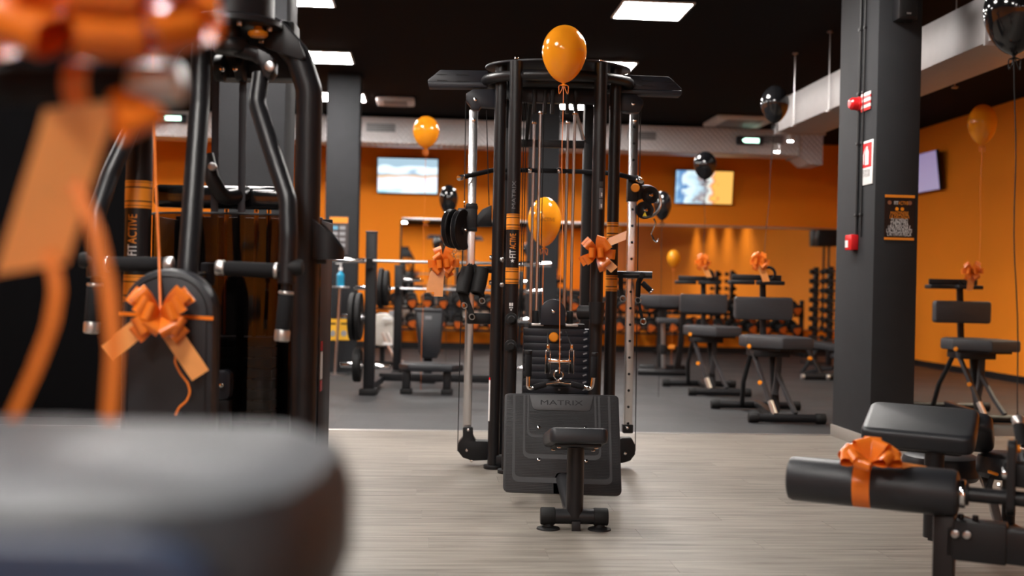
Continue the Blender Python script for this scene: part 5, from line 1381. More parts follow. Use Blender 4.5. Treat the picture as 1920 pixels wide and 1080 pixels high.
# arm hanger plate on the axle with cable
q = LR(1897, 930, 3.4)
lpart('hanger_plate', MB().yz([(-0.035, zr + 0.17), (0.035, zr + 0.17), (0.04, zr - 0.03), (0.0, zr - 0.055), (-0.04, zr - 0.03)], q.x - 0.012, 0.024, 0.003, r=0.02), 'metal2')
q2 = LR(1891, 884, 3.4)
lpart('arm_box', MB().box((q2.x + 0.09, 0.02, q2.z), (0.14, 0.08, 0.07), bevel=0.006), 'metal2')
lpart('bolt', MB().bcyl((q2.x + 0.02, 0.0, q2.z + 0.002), (q2.x - 0.015, 0.0, q2.z + 0.002), 0.016, 0.004, seg=16), 'chrome')
lpart('cable', MB().tube([LR(1884, 868, 3.38), LR(1880, 890, 3.37), LR(1887, 908, 3.37), LR(1884, 920, 3.38)], 0.0035, 0.01, seg=6), 'rubber')
lpart('clip', MB().cyl(LR(1872, 908, 3.36), LR(1880, 918, 3.36), 0.003, seg=6), 'chrome')
# inclined pad facing the camera on a post, second pad back to back
PD = 4.05
ptsT = [LR(1632, 752, PD + 0.26), LR(1862, 762, PD + 0.10), LR(1803, 826, PD - 0.12), LR(1612, 800, PD + 0.06)]
c0 = sum(ptsT, V()) / 4
nT = (ptsT[1] - ptsT[0]).cross(ptsT[3] - ptsT[0]).normalized()
if nT.z < 0: nT = -nT
ex = ((ptsT[1] - ptsT[0]) + (ptsT[2] - ptsT[3])).normalized(); ey = nT.cross(ex)
proj = [((p - c0).dot(ex), (p - c0).dot(ey)) for p in ptsT]
hw = sum(abs(p[0]) for p in proj) / 4; hh2 = sum(abs(p[1]) for p in proj) / 4
def slab(cc, hw, hh, th, bev, rad):
    q = rpoly([(-hw, -hh), (hw, -hh), (hw, hh), (-hw, hh)], rad, 6)
    m = MB(); m.prism([cc + ex * p[0] + ey * p[1] for p in q], -nT * th, bev, 4); return m
lpart('curl_pad', slab(c0, hw, hh2, 0.075, 0.022, 0.045), 'vinyl')
Ry2 = ey * cos(radians(100)) + nT * sin(radians(100))
lpart('pad_board', slab(c0 - nT * 0.075, hw * 0.8, hh2 * 0.8, 0.012, 0.002, 0.03), 'metal2')
q = LR(1752, 862, PD); zq = c0.z - 0.1
lpart('pad_post', MB().cyl((q.x, q.y, 0.2), (q.x, q.y, c0.z - 0.05), 0.034, seg=20), 'metal')
lpart('post_rail', MB().rtube([(q.x, q.y, 0.22), (xp + 0.35, 0.42, 0.21)], 0.06, 0.06), 'metal')
# second pad sloping away behind the first
cB = LR(1800, 790, PD + 0.42)
m = MB(); sv = (ey, nT, ex)
eyb = (ey - nT * 1.1).normalized(); nb = ex.cross(eyb).normalized()
if nb.z < 0: nb = -nb
qq = rpoly([(-hw * 0.94, -hh2 * 0.9), (hw * 0.98, -hh2 * 0.9), (hw * 0.98, hh2 * 0.9), (-hw * 0.94, hh2 * 0.9)], 0.045, 6)
cB = c0 + ey * (hh2 + 0.015) + eyb * hh2 * 0.9 - nT * 0.02 + ex * 0.045
m.prism([cB + ex * p[0] + eyb * p[1] for p in qq], -nb * 0.07, 0.022, 4); lpart('rear_pad', m, 'vinyl')
lpart('rear_pad_stay', MB().rtube([cB - nb * 0.06, (q.x, q.y, c0.z - 0.12)], 0.05, 0.02), 'metal2')
# two round thigh pads behind
for (px, py, d, r_, th) in ((1765, 850, 4.55, 0.15, 0.10), (1893, 850, 4.3, 0.118, 0.09)):
    c = LR(px, py, d)
    lpart('round_pad', MB().lathe([(0, 0), (r_ - 0.03, 0.0), (r_ - 0.008, -0.01), (r_, -0.03), (r_, -th + 0.02), (r_ - 0.015, -th), (0, -th)], o=c, seg=36), 'vinyl')
    lpart('pad_stem', MB().cyl((c.x, c.y, 0.16), (c.x, c.y, c.z - th), 0.024, seg=14), 'metal')
    lpart('stem_rail', MB().rtube([(c.x, c.y, 0.18), (xp + 0.35, 0.5, 0.2)], 0.05, 0.05), 'metal')
# silver slanting leg and adjustment lever below the right round pad
lpart('slant_leg', MB().rtube([LR(1838, 875, 4.4), LR(1862, 945, 4.3), LR(1872, 985, 4.25)], 0.035, 0.02), 'alu')
lpart('lever', MB().rtube([LR(1862, 890, 4.25), LR(1850, 925, 4.25)], 0.02, 0.03), 'metal2')
lpart('lever_knob', MB().bcyl(LR(1861, 890, 4.2), LR(1863, 884, 4.2), 0.02, 0.006), 'orange')
# upright handle with silver cap, orange pull pin
a = LR(1908, 784, 3.55); b = LR(1917, 838, 3.5)
dd = (b - a).normalized()
lpart('handle_grip', MB().bcyl(a + dd * 0.02, b + dd * 0.02, 0.017, 0.004), 'grip')
lpart('handle_cap', MB().bcyl(a - dd * 0.004, a + dd * 0.024, 0.0185, 0.004), 'alu')
lpart('handle_stem', MB().tube([b, LR(1922, 870, 3.45), (q2.x + 0.1, 0.02, q2.z + 0.02)], 0.013, 0.03, seg=10), 'metal2')
c = LR(1892, 840, 3.42)
lpart('pull_pin', MB().lathe([(0, 0), (0.026, 0.0), (0.028, 0.008), (0.022, 0.014), (0.011, 0.018), (0.012, 0.03), (0, 0.03)], o=c, axis=(1, 0.25, -0.05)), 'orange')
lpart('pin_barrel', MB().bcyl(c + V((0.028, 0.006, 0)), c + V((0.075, 0.02, 0)), 0.012, 0.003), 'chrome')
# thin dark wire running up out of the machine
# bow on the roller
p = U(1632, 868, 3.42)
pn2 = (V((0, 0, 1)) + cam_dir(p) * 0.55).normalized()
rw = lambda px, py, d: U(px, py, d)
xb_ = (Rf.Ri @ (p - Rf.o)).x
bow('orange pull bow tied round the roller pad at the lower right', p, pn2, 0.092, dirs=[(8, 8, 0.95), (38, 6, 1.0), (68, 4, 1.0), (98, 4, 1.02), (128, 4, 1.0), (156, 8, 1.0), (182, 10, 0.95), (50, 38, 0.8), (85, 34, 0.86), (120, 38, 0.82), (205, 30, 0.8), (335, 30, 0.75), (245, 24, 0.72)], w=0.05, tails=[
    ([p, rw(1690, 872, 3.45), rw(1737, 880, 3.46)], (0.1, 0.35, 0.9), 0.02)])
bw3 = [o for o in bpy.data.objects if o.get('label', '').startswith('orange pull bow tied round the roller')][0]
# ribbon band over the roller, following its round front
m = MB(); pts = []
for i in range(13):
    a = radians(95 + 150 * i / 12)
    lp_ = V((LR(1612, 905, 3.45).x, 0.0 + 0.0718 * cos(a), zr + 0.0718 * sin(a)))
    pts.append(Rf.w(lp_) - V(bw3.location))
m.strip(pts, Rf.R @ V((1, 0, 0)), 0.052); m.build('ribbon_band', K['ribbon'], bw3, smooth=80, solid=0.0006)
# ================================================================== benches on the rubber floor
bo = UZ(1475, 794, 0.0)
Bf = Frame((bo.x, bo.y), -TH)
T = Bf.p
def make_bench(label):
    b = thing_f('exercise_bench', label, 'bench', Bf, 'tall exercise benches on the rubber floor')
    def pt(name, m, M, par=None): return m.build(name, K[M], par if par is not None else b)
    for y, px0, py0, px1, py1 in ((0.0, 1403, 784, 1548, 786), (0.98, 1333, 760, 1500, 763)):
        a = T(px0, py0, y); c = T(px1, py1, y); z = 0.042
        pt('foot_bar', MB().cyl((a.x + 0.03, y, z), (c.x - 0.03, y, z), 0.034, seg=14), 'metal')
        for s, e in ((a.x, a.x + 0.08), (c.x - 0.08, c.x)):
            pt('foot_cap', MB().bcyl((s, y, z), (e, y, z), 0.0415, 0.006), 'rubber')
    pt('base_rail', MB().rtube([(T(1452, 780, 0.0).x, 0.0, 0.06), (T(1420, 762, 0.98).x, 0.98, 0.06)], 0.06, 0.05), 'metal')
    pt('rear_leg', MB().tube([T(1413, 648, 0.35), T(1402, 685, 0.5), T(1394, 715, 0.7), T(1391, 762, 0.98)], 0.021, 0.15, seg=12), 'metal')
    pt('front_strut', MB().rtube([T(1407, 645, 0.25), T(1430, 712, 0.12), T(1452, 778, 0.02)], 0.035, 0.03), 'vinyl_grey')
    pt('strut_foot', MB().rtube([T(1444, 752, 0.05), T(1453, 776, 0.0)], 0.04, 0.034), 'alu')
    pt('centre_post', MB().rtube([T(1461, 650, 0.3), T(1457, 715, 0.3), T(1452, 740, 0.3)], 0.05, 0.05), 'vinyl_grey')
    pt('lower_post', MB().rtube([T(1448, 650, 0.42), T(1452, 735, 0.36), T(1455, 772, 0.3)], 0.06, 0.05), 'metal2')
    pt('front_leg', MB().rtube([T(1456, 695, 0.3), T(1478, 748, 0.12), T(1492, 776, 0.0)], 0.03, 0.035), 'vinyl_grey')
    for px, py, y in ((1428, 717, 0.05), (1408, 649, 0.2)):
        c = T(px, py, y)
        pt('adjust_knob', MB().lathe([(0, 0), (0.008, 0), (0.009, 0.02), (0.018, 0.026), (0.018, 0.036), (0, 0.04)], o=c, axis=(-0.6, -0.8, 0)), 'orange')
    z0 = T(1450, 640, 0.2).z
    # hexagonal seat pad, a corner towards the camera
    q = [T(1384, 630, 0.45), T(1470, 632, -0.02), T(1523, 640, 0.12)]
    pts = [(q[0].x, 0.42), (q[0].x + 0.02, 0.2), (T(1466, 640, 0.0).x, -0.02), (q[2].x, 0.06), (q[2].x - 0.01, 0.30), (T(1470, 640, 0.5).x, 0.62), (q[0].x + 0.1, 0.62)]
    pt('seat_pad', MB().xy(pts, z0 - 0.055, 0.095, 0.018, r=0.025), 'vinyl_grey')
    pt('seat_board', MB().xy([(a * 0.8 + T(1450, 640, 0.3).x * 0.2, c * 0.8 + 0.06) for a, c in pts], z0 - 0.075, 0.02), 'metal2')
    pt('seat_frame', MB().box((T(1440, 650, 0.3).x, 0.3, z0 - 0.1), (0.3, 0.3, 0.05), bevel=0.006), 'metal2')
    # upright pad on a post, tray with rest, ring handle
    YQ = 0.5
    a = T(1379, 556, YQ); c = T(1487, 601, YQ)
    pt('upright_pad', MB().xz([(a.x, c.z), (c.x, c.z), (c.x, a.z), (a.x, a.z)], YQ, 0.09, 0.016, r=0.03), 'vinyl_grey')
    pt('mast', MB().rtube([T(1431, 660, YQ + 0.07), T(1430, 525, YQ + 0.12)], 0.05, 0.04), 'metal')
    a = T(1375, 514, YQ + 0.1); c = T(1468, 527, YQ + 0.1)
    pt('tray_back', MB().box(((a.x + c.x) / 2, YQ + 0.16, (a.z + c.z) / 2), (c.x - a.x, 0.03, a.z - c.z), bevel=0.006), 'metal2')
    a = T(1370, 525, YQ); c = T(1472, 535, YQ)
    for s, e in ((a.x, T(1416, 530, YQ).x), (T(1424, 530, YQ).x, c.x)):
        pt('tray_lip', MB().box(((s + e) / 2, YQ + 0.08, (a.z + c.z) / 2), (e - s, 0.16, a.z - c.z), bevel=0.01), 'metal2')
    c = T(1445, 513, YQ)
    pt('ring_handle', MB().torus((c.x, YQ + 0.08, c.z), (0.2, 1, 0), 0.055, 0.012, seg=22, rs=8, arc=radians(285), start=radians(-120), ref=(1, 0, 0)), 'grip')
    return b
bA = make_bench('grey exercise bench nearest the pillar on the rubber floor, orange bow on top')
def place(src, loc, label, rz=None):
    c = copy_tree(src); c.location = (loc.x, loc.y, 0); c['label'] = label
    if rz is not None: c.rotation_euler = (0, 0, rz)
    return c
pB = UZ(1349, 743, 0.0); place(bA, pB, 'grey exercise bench with bow, second from the pillar toward the cable tower')
pR = U(1873, 548, 9.35); place(bA, pR, 'dark exercise bench with bow right of the pillar by the right orange wall')
# bows and balloons on the three benches
def bench_bow(label, px, py, d, seed, tail):
    p = U(px, py, d)
    bow(label, p, cam_dir(p), 0.085, nl=13, seed=seed, w=0.05, tails=[([p, U(tail[0], tail[1], d - 0.02)], (1, 0, 0.1), 0.06)], group='bows on the bench tops')
bench_bow('orange bow on the tray of the bench nearest the pillar', 1424, 490, 9.5, 31, (1437, 528))
bench_bow('orange bow on the tray of the second bench from the pillar', 1318, 492, 11.8, 32, (1330, 520))
bench_bow('orange bow on the tray of the bench by the right wall', 1823, 508, 9.75, 33, (1818, 545))
balloon('orange balloon on an upright string over the bench right of the pillar', 1842, 231, 9.7, 53, 77, string_to=U(1836, 520, 9.7))
balloon('black balloon with white highlights left of the hanging duct', 1453, 194, 10.2, 53, 72, 'black_balloon', string_to=U(1432, 495, 9.6), smat='rubber')
balloon('round black balloon in front of the right back-wall television', 1322, 309, 12.2, 43, 54, 'black_balloon', string_to=U(1320, 500, 11.8), smat='rubber')
balloon('black balloon half hidden behind the right pulley of the tower', 1242, 384, 11.0, 34, 56, 'black_balloon', string_to=V((U(1242, 384, 11.0).x, U(1242, 384, 11.0).y, 0.003)), smat='rubber')
balloon('black balloon left of the tower, below the left television', 841, 373, 11.6, 35, 58, 'black_balloon', string_to=V((U(841, 373, 11.6).x, U(841, 373, 11.6).y, 0.003)), smat='rubber')
balloon('orange balloon above the left television', 799, 246, 11.2, 50, 62, string_to=V((U(799, 246, 11.2).x, U(799, 246, 11.2).y, 0.003)))
balloon('small distant orange balloon above the benches, right of the tower', 1263, 484, 15.5, 26, 34, string_to=V((U(1263, 484, 15.5).x, U(1263, 484, 15.5).y, 0.003)))
balloon('big black balloon cut off at the upper right corner', 1903, 22, 3.9, 112, 156, 'black_balloon', string_to=U(1908, 792, 3.72), smat='rubber')

# ---------------- preacher bench further back, left of the others
co = UZ(1240, 704, 0.0)
Cf = Frame((co.x, co.y), -TH); X = Cf.p
pb2 = thing_f('preacher_bench', 'grey preacher bench with a curved arm pad just right of the tower', 'bench', Cf)
def cp(name, m, M): return m.build(name, K[M], pb2)
a = X(1198, 552, 0.1); c = X(1284, 577, 0.1)
cp('arm_pad', MB().xz([(a.x, a.z), (c.x, a.z), (c.x, a.z - 0.1), (c.x - 0.1, c.z), (a.x + 0.12, c.z), (a.x, a.z - 0.12)], 0.05, 0.3, 0.02, r=0.04), 'vinyl_grey')
cp('pad_board', MB().box(((a.x + c.x) / 2, 0.22, c.z - 0.015), (0.4, 0.22, 0.03), bevel=0.005), 'metal2')
cp('pad_post', MB().rtube([X(1240, 578, 0.2), X(1238, 690, 0.2)], 0.08, 0.06), 'metal')
cp('inner_post', MB().rtube([X(1243, 606, 0.08), X(1243, 660, 0.08), X(1244, 692, 0.1)], 0.05, 0.05), 'steel')
cp('sleeve', MB().box(X(1243, 655, 0.08), (0.08, 0.08, 0.12), bevel=0.006), 'metal2')
s0 = X(1250, 601, 0.0); cp('seat_pad', MB().xy([(s0.x - 0.14, -0.2), (s0.x + 0.14, -0.2), (s0.x + 0.12, 0.15), (s0.x - 0.12, 0.15)], s0.z - 0.03, 0.06, 0.015, r=0.04), 'vinyl_grey')
k = X(1260, 651, 0.0); cp('pull_pin', MB().bcyl((k.x - 0.04, 0.03, k.z), (k.x + 0.04, 0.0, k.z), 0.026, 0.008), 'orange')
cp('side_leg', MB().rtube([X(1282, 578, 0.3), X(1277, 640, 0.3), X(1268, 702, 0.3)], 0.07, 0.05), 'metal')
f0, f1 = X(1195, 700, 0.0), X(1287, 702, 0.0)
cp('foot_bar', MB().bcyl((f0.x, 0, 0.04), (f1.x, 0, 0.04), 0.04, 0.006), 'metal2')
cp('foot_bar', MB().bcyl((f0.x + 0.1, 0.75, 0.04), (f1.x + 0.1, 0.75, 0.04), 0.04, 0.006), 'metal2')
cp('base_rail', MB().rtube([(s0.x - 0.05, 0.0, 0.06), (s0.x, 0.75, 0.06)], 0.07, 0.05), 'metal')
# ---------------- low flat bench half hidden by the pillar
do = UZ(1530, 712, 0.0); Df = Frame((do.x, do.y), -TH); X2 = Df.p
fb = thing_f('incline_bench', 'low grey incline bench half hidden behind the right pillar', 'bench', Df)
def dp(name, m, M): return m.build(name, K[M], fb)
a = X2(1520, 636, 0.3); 
dp('bench_pad', MB().prism([X2(1518, 640, 0.35), X2(1600, 652, 0.1), X2(1600, 664, 0.1), X2(1522, 652, 0.35)], (0.03, 0.5, 0.02), 0.015), 'vinyl_grey')
dp('seat_pad', MB().box(X2(1590, 668, 0.2), (0.35, 0.35, 0.07), bevel=0.02), 'vinyl_grey')
dp('strut', MB().rtube([X2(1515, 655, 0.2), X2(1540, 702, 0.0)], 0.05, 0.04), 'metal')
dp('strut', MB().rtube([X2(1535, 652, 0.4), X2(1502, 700, 0.5)], 0.05, 0.04), 'metal2')
dp('frame_rail', MB().rtube([X2(1502, 700, 0.5), X2(1560, 690, 0.4)], 0.06, 0.05), 'metal2')
a = X2(1502, 706, 0.0); c = X2(1575, 708, 0.0)
dp('foot_bar', MB().bcyl((a.x, 0, 0.04), (c.x, 0, 0.04), 0.04, 0.006), 'metal2')
for px in (1506, 1553):
    q = X2(px, 705, -0.05); dp('wheel', MB().bcyl((q.x - 0.02, -0.03, 0.035), (q.x + 0.02, -0.03, 0.035), 0.034, 0.006), 'alu')
q = X2(1518, 672, 0.15); dp('pull_pin', MB().bcyl(q, q + V((0, -0.05, 0)), 0.024, 0.006), 'orange')

# ================================================================== free weights at the back left
so = UZ(695, 740, 0.0); Sf = Frame((so.x, so.y), -TH); X = Sf.p
def wheel_plate(label, c, axis, r, th, group):
    o = thing('weight_disc', label, 'weight plate', (c.x, c.y, c.z), 0, group)
    MB().lathe([(0.026, -th / 2), (r * 0.35, -th / 2), (r * 0.4, -th / 2 + 0.006), (r * 0.8, -th / 2 + 0.006), (r * 0.86, -th / 2), (r - 0.008, -th / 2), (r, -th / 2 + 0.008), (r, th / 2 - 0.008), (r - 0.008, th / 2), (r * 0.86, th / 2), (r * 0.8, th / 2 - 0.006), (r * 0.4, th / 2 - 0.006), (r * 0.35, th / 2), (0.026, th / 2), (0.026, -th / 2)], axis=axis, seg=32).build('disc', K['rubber'], o)
    MB().lathe([(0.026, -th / 2 - 0.001), (0.04, -th / 2 - 0.001), (0.04, th / 2 + 0.001), (0.026, th / 2 + 0.001), (0.026, -th / 2 - 0.001)], axis=axis, seg=20).build('hub_ring', K['steel'], o)
    return o
rk = thing_f('bench_press_rack', 'black bench press rack with weight storage pegs left of the tower', 'rack', Sf)
def rp_(name, m, M): return m.build(name, K[M], rk)
zt = X(693, 437, 0.0).z
x0 = X(694, 600, 0.0).x; x1 = x0 + 1.22
for x in (x0, x1):
    rp_('upright', MB().box((x, 0.0, zt / 2), (0.1, 0.1, zt), bevel=0.01), 'metal2')
    rp_('top_cap', MB().box((x, 0.0, zt + 0.008), (0.105, 0.105, 0.02), bevel=0.006), 'vinyl_grey')
    rp_('foot', MB().box((x, 0.0, 0.03), (0.16, 0.2, 0.06), bevel=0.01), 'rubber')
    rp_('bar_hook', MB().rtube([(x, -0.05, X(693, 500, 0).z), (x, -0.14, X(693, 502, 0).z), (x, -0.15, X(693, 485, 0).z)], 0.06, 0.02), 'metal')
    rp_('rear_rail', MB().rtube([(x, 0.0, 0.07), (x, 0.9, 0.07)], 0.08, 0.07), 'metal2')
rp_('cross_beam', MB().box(((x0 + x1) / 2, 0.85, 0.1), (x1 - x0, 0.08, 0.08), bevel=0.01), 'metal2')
pegs = [(X(663, 593, 0).z, -1, 0), (X(663, 684, 0).z, -1, 0), (X(715, 687, 0).z, 1, 0)]
for i, z in enumerate((X(650, 593, 0).z, X(650, 684, 0).z)):
    for x, s in ((x0, -1), (x1, 1)):
        rp_('storage_peg', MB().bcyl((x, 0, z), (x + s * 0.27, 0, z), 0.025, 0.004), 'chrome')
rp_('storage_peg', MB().bcyl((x0, 0.0, pegs[2][0]), (x0 + 0.2, 0.0, pegs[2][0]), 0.025, 0.004), 'chrome')
ax = Sf.R @ V((1, 0, 0))
for (px, py, r, lab) in ((661, 600, 0.225, 'upper outer black weight disc on the left rack post'), (673, 600, 0.225, 'upper inner black weight disc on the left rack post'),
                         (670, 689, 0.16, 'lower small black weight disc on the left rack post')):
    z = X(650, 593, 0).z if py < 650 else X(650, 684, 0).z
    c = X(px, py, 0.0); wheel_plate(lab, Sf.w((c.x, 0.0, z)), ax, r, 0.045 if r > 0.2 else 0.065, 'black weight discs on the rack')
def barbell(label, pa, pb, plates, lab2):
    d = (pb - pa).normalized(); L = (pb - pa).length
    o = thing('barbell', label, 'barbell', pa, 0, 'barbells on the racks')
    MB().cyl((0, 0, 0), d * L, 0.0145, seg=10).build('bar', K['steel'], o)
    for s, e in ((0, 0.42), (L - 0.42, L)):
        MB().bcyl(d * s, d * e, 0.025, 0.004).build('sleeve', K['chrome'], o)
    for k, t in enumerate(plates): wheel_plate(lab2[k], pa + d * t, d, 0.225 if k % 2 == 0 else 0.2, 0.05, 'black weight discs on the barbells')
zb1 = X(693, 489, -0.1).z
barbell('long steel barbell resting on the bench press rack left of the tower', Sf.w((X(600, 489, -0.11).x, -0.11, zb1)), Sf.w((X(600, 489, -0.11).x + 2.15, -0.11, zb1)), [], [])
# second rack further back
s2 = UZ(748, 706, 0.0); S2 = Frame((s2.x, s2.y), -TH); X3 = S2.p
rk2 = thing_f('bench_press_rack', 'second black barbell rack, further back behind the first one', 'rack', S2)
zt = X3(746, 500, 0.0).z
for x in (X3(746, 600, 0.0).x, X3(746, 600, 0.0).x + 1.2):
    MB().box((x, 0, zt / 2), (0.09, 0.09, zt), bevel=0.01).build('upright', K['metal2'], rk2)
    MB().box((x, 0, zt + 0.008), (0.095, 0.095, 0.02), bevel=0.005).build('top_cap', K['vinyl_grey'], rk2)
    MB().box((x, 0.25, 0.035), (0.1, 0.8, 0.07), bevel=0.01).build('foot', K['rubber'], rk2)
    MB().rtube([(x, -0.04, X3(746, 548, 0).z), (x, -0.13, X3(746, 549, 0).z), (x, -0.14, X3(746, 537, 0).z)], 0.06, 0.02).build('bar_hook', K['metal'], rk2)
    for zz in (X3(746, 524, 0).z,): MB().bcyl((x, 0, zz), (x + 0.24, 0, zz), 0.025, 0.004).build('storage_peg', K['chrome'], rk2)
zb2 = X3(700, 540, -0.1).z; pa = S2.w((X3(664, 540, -0.1).x, -0.1, zb2)); pbq = S2.w((X3(664, 540, -0.1).x + 2.1, -0.1, zb2))
tpl = [(X3(697, 560, -0.1).x - X3(664, 540, -0.1).x), (X3(703, 560, -0.1).x - X3(664, 540, -0.1).x), 1.62]
tpl = [0.30, 0.36, 1.86]
barbell('loaded steel barbell on the second rack, black discs at its ends', pa, pbq, tpl, ['outer black disc on the loaded barbell, left end', 'inner black disc on the loaded barbell, left end', 'black disc on the far end of the loaded barbell'])
# flat bench and upright seat pad in front of the racks
u0 = UZ(803, 741, 0.0); Uf = Frame((u0.x, u0.y), -TH); X4 = Uf.p
ub = thing_f('press_bench', 'low black flat bench with two square legs left of the tower', 'bench', Uf)
a = X4(745, 686, 0.0); c = X4(868, 698, 0.0); zz = X4(803, 690, 0).z
MB().xy([(a.x, 0.12), (a.x + 0.1, -0.02), (c.x - 0.1, -0.02), (c.x, 0.12), (c.x - 0.02, 0.4), (a.x + 0.02, 0.4)], zz - 0.035, 0.07, 0.02, r=0.03).build('bench_pad', K['vinyl'], ub)
for px in (762, 838):
    x = X4(px, 720, 0.1).x
    MB().box((x, 0.1, zz / 2), (0.075, 0.075, zz - 0.04), bevel=0.006).build('leg', K['metal2'], ub)
    MB().box((x, 0.1, 0.025), (0.11, 0.12, 0.05), bevel=0.008).build('leg_foot', K['rubber'], ub)
v0 = UZ(803, 719, 0.0); Vf = Frame((v0.x, v0.y), -TH); X5 = Vf.p
vb = thing_f('upright_seat', 'black tapered upright seat back on a single post behind the flat bench', 'bench', Vf)
q = [(X5(a, b, 0).x, X5(a, b, 0).z) for a, b in ((777, 582), (833, 582), (825, 660), (819, 672), (790, 672), (785, 660))]
MB().xz(q, 0.0, 0.09, 0.02, r=0.02).build('seat_back', K['vinyl'], vb)
q = X5(803, 584, 0.0); MB().box((q.x, 0.045, q.z + 0.012), (0.3, 0.12, 0.035), bevel=0.014).build('top_cushion', K['vinyl_grey'], vb)
q = X5(803, 596, -0.006); MB().box((q.x, -0.004, q.z), (0.07, 0.01, 0.035), bevel=0.002).build('maker_plate', K['grey_plastic'], vb)
MB().box((X5(803, 640, 0.1).x, 0.13, 0.4), (0.09, 0.08, 0.8), bevel=0.01).build('post', K['metal'], vb)
MB().box((X5(803, 715, 0.1).x, 0.13, 0.03), (0.16, 0.3, 0.06), bevel=0.01).build('foot', K['rubber'], vb)
# rowing machine with a pale flywheel
w0 = UZ(745, 690, 0.0); Wf = Frame((w0.x, w0.y), -TH); X6 = Wf.p
rw_ = thing_f('rowing_machine', 'rowing machine with a pale round flywheel cover behind the left rack', 'rowing machine', Wf)
c = X6(716, 618, 0.3); K['cream'] = mat('cream_plastic', (0.62, 0.6, 0.55), 0.45)
MB().bcyl((c.x, 0.25, c.z), (c.x + 0.02, 0.42, c.z), 0.21, 0.03, seg=36).build('flywheel_cover', K['cream'], rw_)
for dx in (-0.03, 0.03):
    a = X6(722, 625, 0.2); b = X6(746, 676, 0.05)
    MB().rtube([(a.x + dx, 0.2, a.z), (b.x + dx, 0.05, b.z), (b.x + dx + 0.15, -0.1, 0.03)], 0.03, 0.03).build('rail', K['alu'], rw_)
for py in (598, 645):
    q = X6(727, py, 0.15); MB().box((q.x, 0.15, q.z), (0.12, 0.1, 0.03), bevel=0.006).build('foot_rest', K['white'], rw_)
MB().rtube([(c.x, 0.35, c.z), (c.x, 0.4, 0.04)], 0.06, 0.06).build('front_leg', K['metal2'], rw_)
MB().box((c.x, 0.4, 0.025), (0.5, 0.07, 0.05), bevel=0.01).build('front_foot', K['rubber'], rw_)
q = X6(740, 590, 0.3); MB().rtube([(c.x, 0.35, c.z + 0.1), (q.x, 0.3, q.z)], 0.04, 0.03).build('monitor_arm', K['metal2'], rw_)
MB().box((q.x, 0.28, q.z), (0.14, 0.03, 0.1), bevel=0.01).build('monitor', K['grey_plastic'], rw_)

# ================================================================== dumbbell racks along the mirror
db = thing('dumbbell', 'black dumbbell with an orange end on the mirror rack', 'dumbbell', (0, 0, 0), 0, 'orange-ended dumbbells along the mirror')
for s in (-1, 1):
    MB().bcyl((0, s * 0.07, 0), (0, s * 0.18, 0), 0.088, 0.016, seg=22).build('head', K['rubber'], db)
    m = MB(); pts = []
    for i in range(24):
        a = 2 * pi * i / 24; r = 0.058 + 0.009 * cos(3 * a - pi / 2)
        pts.append((r * cos(a), s * 0.1805, r * sin(a)))
    m.prism(pts, (0, s * 0.004, 0)); m.build('end_disc', K['burnt'], db)
MB().cyl((0, -0.07, 0), (0, 0.07, 0), 0.016, seg=10).build('handle', K['steel'], db)
YR = YF - 0.42
zU, zL = 0.78, 0.46
xr0, xr1 = U(690, 530, 17.6).x, U(1528, 530, 17.9).x
nun = 3; uw = (xr1 - xr0) / nun
first = True; cnt = 0
ORD = ('first', 'second', 'third', 'fourth', 'fifth', 'sixth', 'seventh', 'eighth', 'ninth', 'tenth', 'eleventh', 'twelfth')
posn = ('left', 'middle', 'right')
for k in range(nun):
    xc = xr0 + uw * (k + 0.5)
    o = thing('dumbbell_rack', 'black two-tier dumbbell rack along the mirror, %s of three' % posn[k], 'rack', (xc, YR, 0), 0, 'dumbbell racks along the mirror')
    for s in (-1, 1):
        MB().box((s * (uw / 2 - 0.05), 0.02, 0.45), (0.06, 0.08, 0.9), bevel=0.008).build('side_post', K['metal2'], o)
        MB().box((s * (uw / 2 - 0.05), 0.0, 0.025), (0.08, 0.5, 0.05), bevel=0.008).build('foot', K['rubber'], o)
    for z in (zU, zL):
        for dy in (-0.10, 0.10):
            MB().box((0, dy, z - 0.105 + dy * 0.3), (uw - 0.1, 0.03, 0.03), bevel=0.004).build('shelf_rail', K['metal2'], o)
    nb_ = int((uw - 0.12) / 0.225)
    for tz, tn in ((zU, 'upper'), (zL, 'lower')):
        for i in range(nb_):
            x = xc - uw / 2 + 0.06 + (i + 0.5) * (uw - 0.12) / nb_
            if first: q = db; first = False
            else: q = copy_tree(db)
            q.location = (x, YR, tz); q.rotation_euler = (radians(random.uniform(-9, 9) * 0 + 16), random.uniform(-1, 1), 0)
            q['label'] = 'black orange-ended dumbbell, %s from the left on the %s tier of the %s mirror rack' % (ORD[i], tn, posn[k])
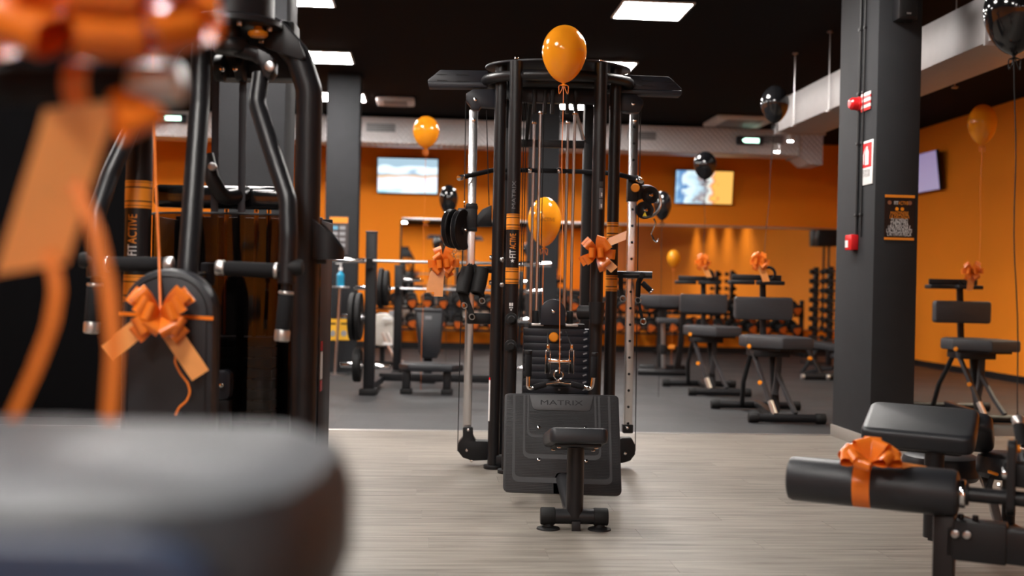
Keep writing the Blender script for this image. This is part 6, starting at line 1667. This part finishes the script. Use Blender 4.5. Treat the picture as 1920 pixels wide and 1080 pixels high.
# upright towers of small dumbbells
sd = thing('small_dumbbell', 'x', 'dumbbell', (0, 0, 0), 0, 'small dumbbells on the two tower racks')
for s in (-1, 1):
    m = MB(); m.prism([(s * 0.05, 0.036 * cos(radians(a)), 0.036 * sin(radians(a))) for a in range(30, 390, 60)], (s * 0.06, 0, 0), 0.006); m.build('hex_head', K['rubber'], sd)
MB().cyl((-0.05, 0, 0), (0.05, 0, 0), 0.013, seg=8).build('handle', K['steel'], sd)
first = True
for px, d, nm in ((1531, 16.4, 'left'), (1559, 15.6, 'right')):
    b0 = U(px, 545, d)
    o = thing('dumbbell_tower', 'tall black dumbbell tower beside the pillar, %s of two' % nm, 'rack', (b0.x, b0.y, 0), -TH, 'upright dumbbell towers')
    MB().box((0, 0.05, 0.7), (0.07, 0.07, 1.4), bevel=0.008).build('mast', K['metal2'], o)
    MB().box((0, 0.05, 0.02), (0.3, 0.4, 0.04), bevel=0.01).build('base', K['metal2'], o)
    for i in range(8):
        z = 0.38 + i * 0.135
        MB().box((0, -0.01, z - 0.04), (0.06, 0.1, 0.02), bevel=0.004).build('cradle', K['metal2'], o)
        q = sd if first else copy_tree(sd); first = False
        p = Frame((b0.x, b0.y), -TH).w((0, -0.03, z + 0.008)); q.location = p; q.rotation_euler = (0, 0, -TH)
        q['label'] = 'small black hex dumbbell, %s from the bottom of the %s dumbbell tower' % (ORD[i], nm)
# solid black box on a pole, standing in for a mirror reflection
b0 = U(1555, 545, 18.6); b0.y = YF - 0.13
o = thing('reflected_box', 'black box on a thin pole behind the dumbbell towers, standing in for a mirror reflection', 'speaker', (b0.x, b0.y, 0), 0)
zs = U(1549, 446, 18.6).z
MB().box((-0.04, 0, zs), (0.36, 0.2, 0.27), bevel=0.012).build('box_body', K['metal2'], o)
MB().box((-0.04, -0.102, zs), (0.32, 0.006, 0.22), bevel=0.002).build('box_front', K['rubber'], o)
MB().cyl((0, 0, 0.03), (0, 0, zs - 0.12), 0.018, seg=10).build('pole', K['metal2'], o)
MB().box((0, 0, 0.015), (0.34, 0.2, 0.03), bevel=0.008).build('base_plate', K['metal2'], o)
scene.cycles.use_denoising = True
scene.cycles.max_bounces = 8
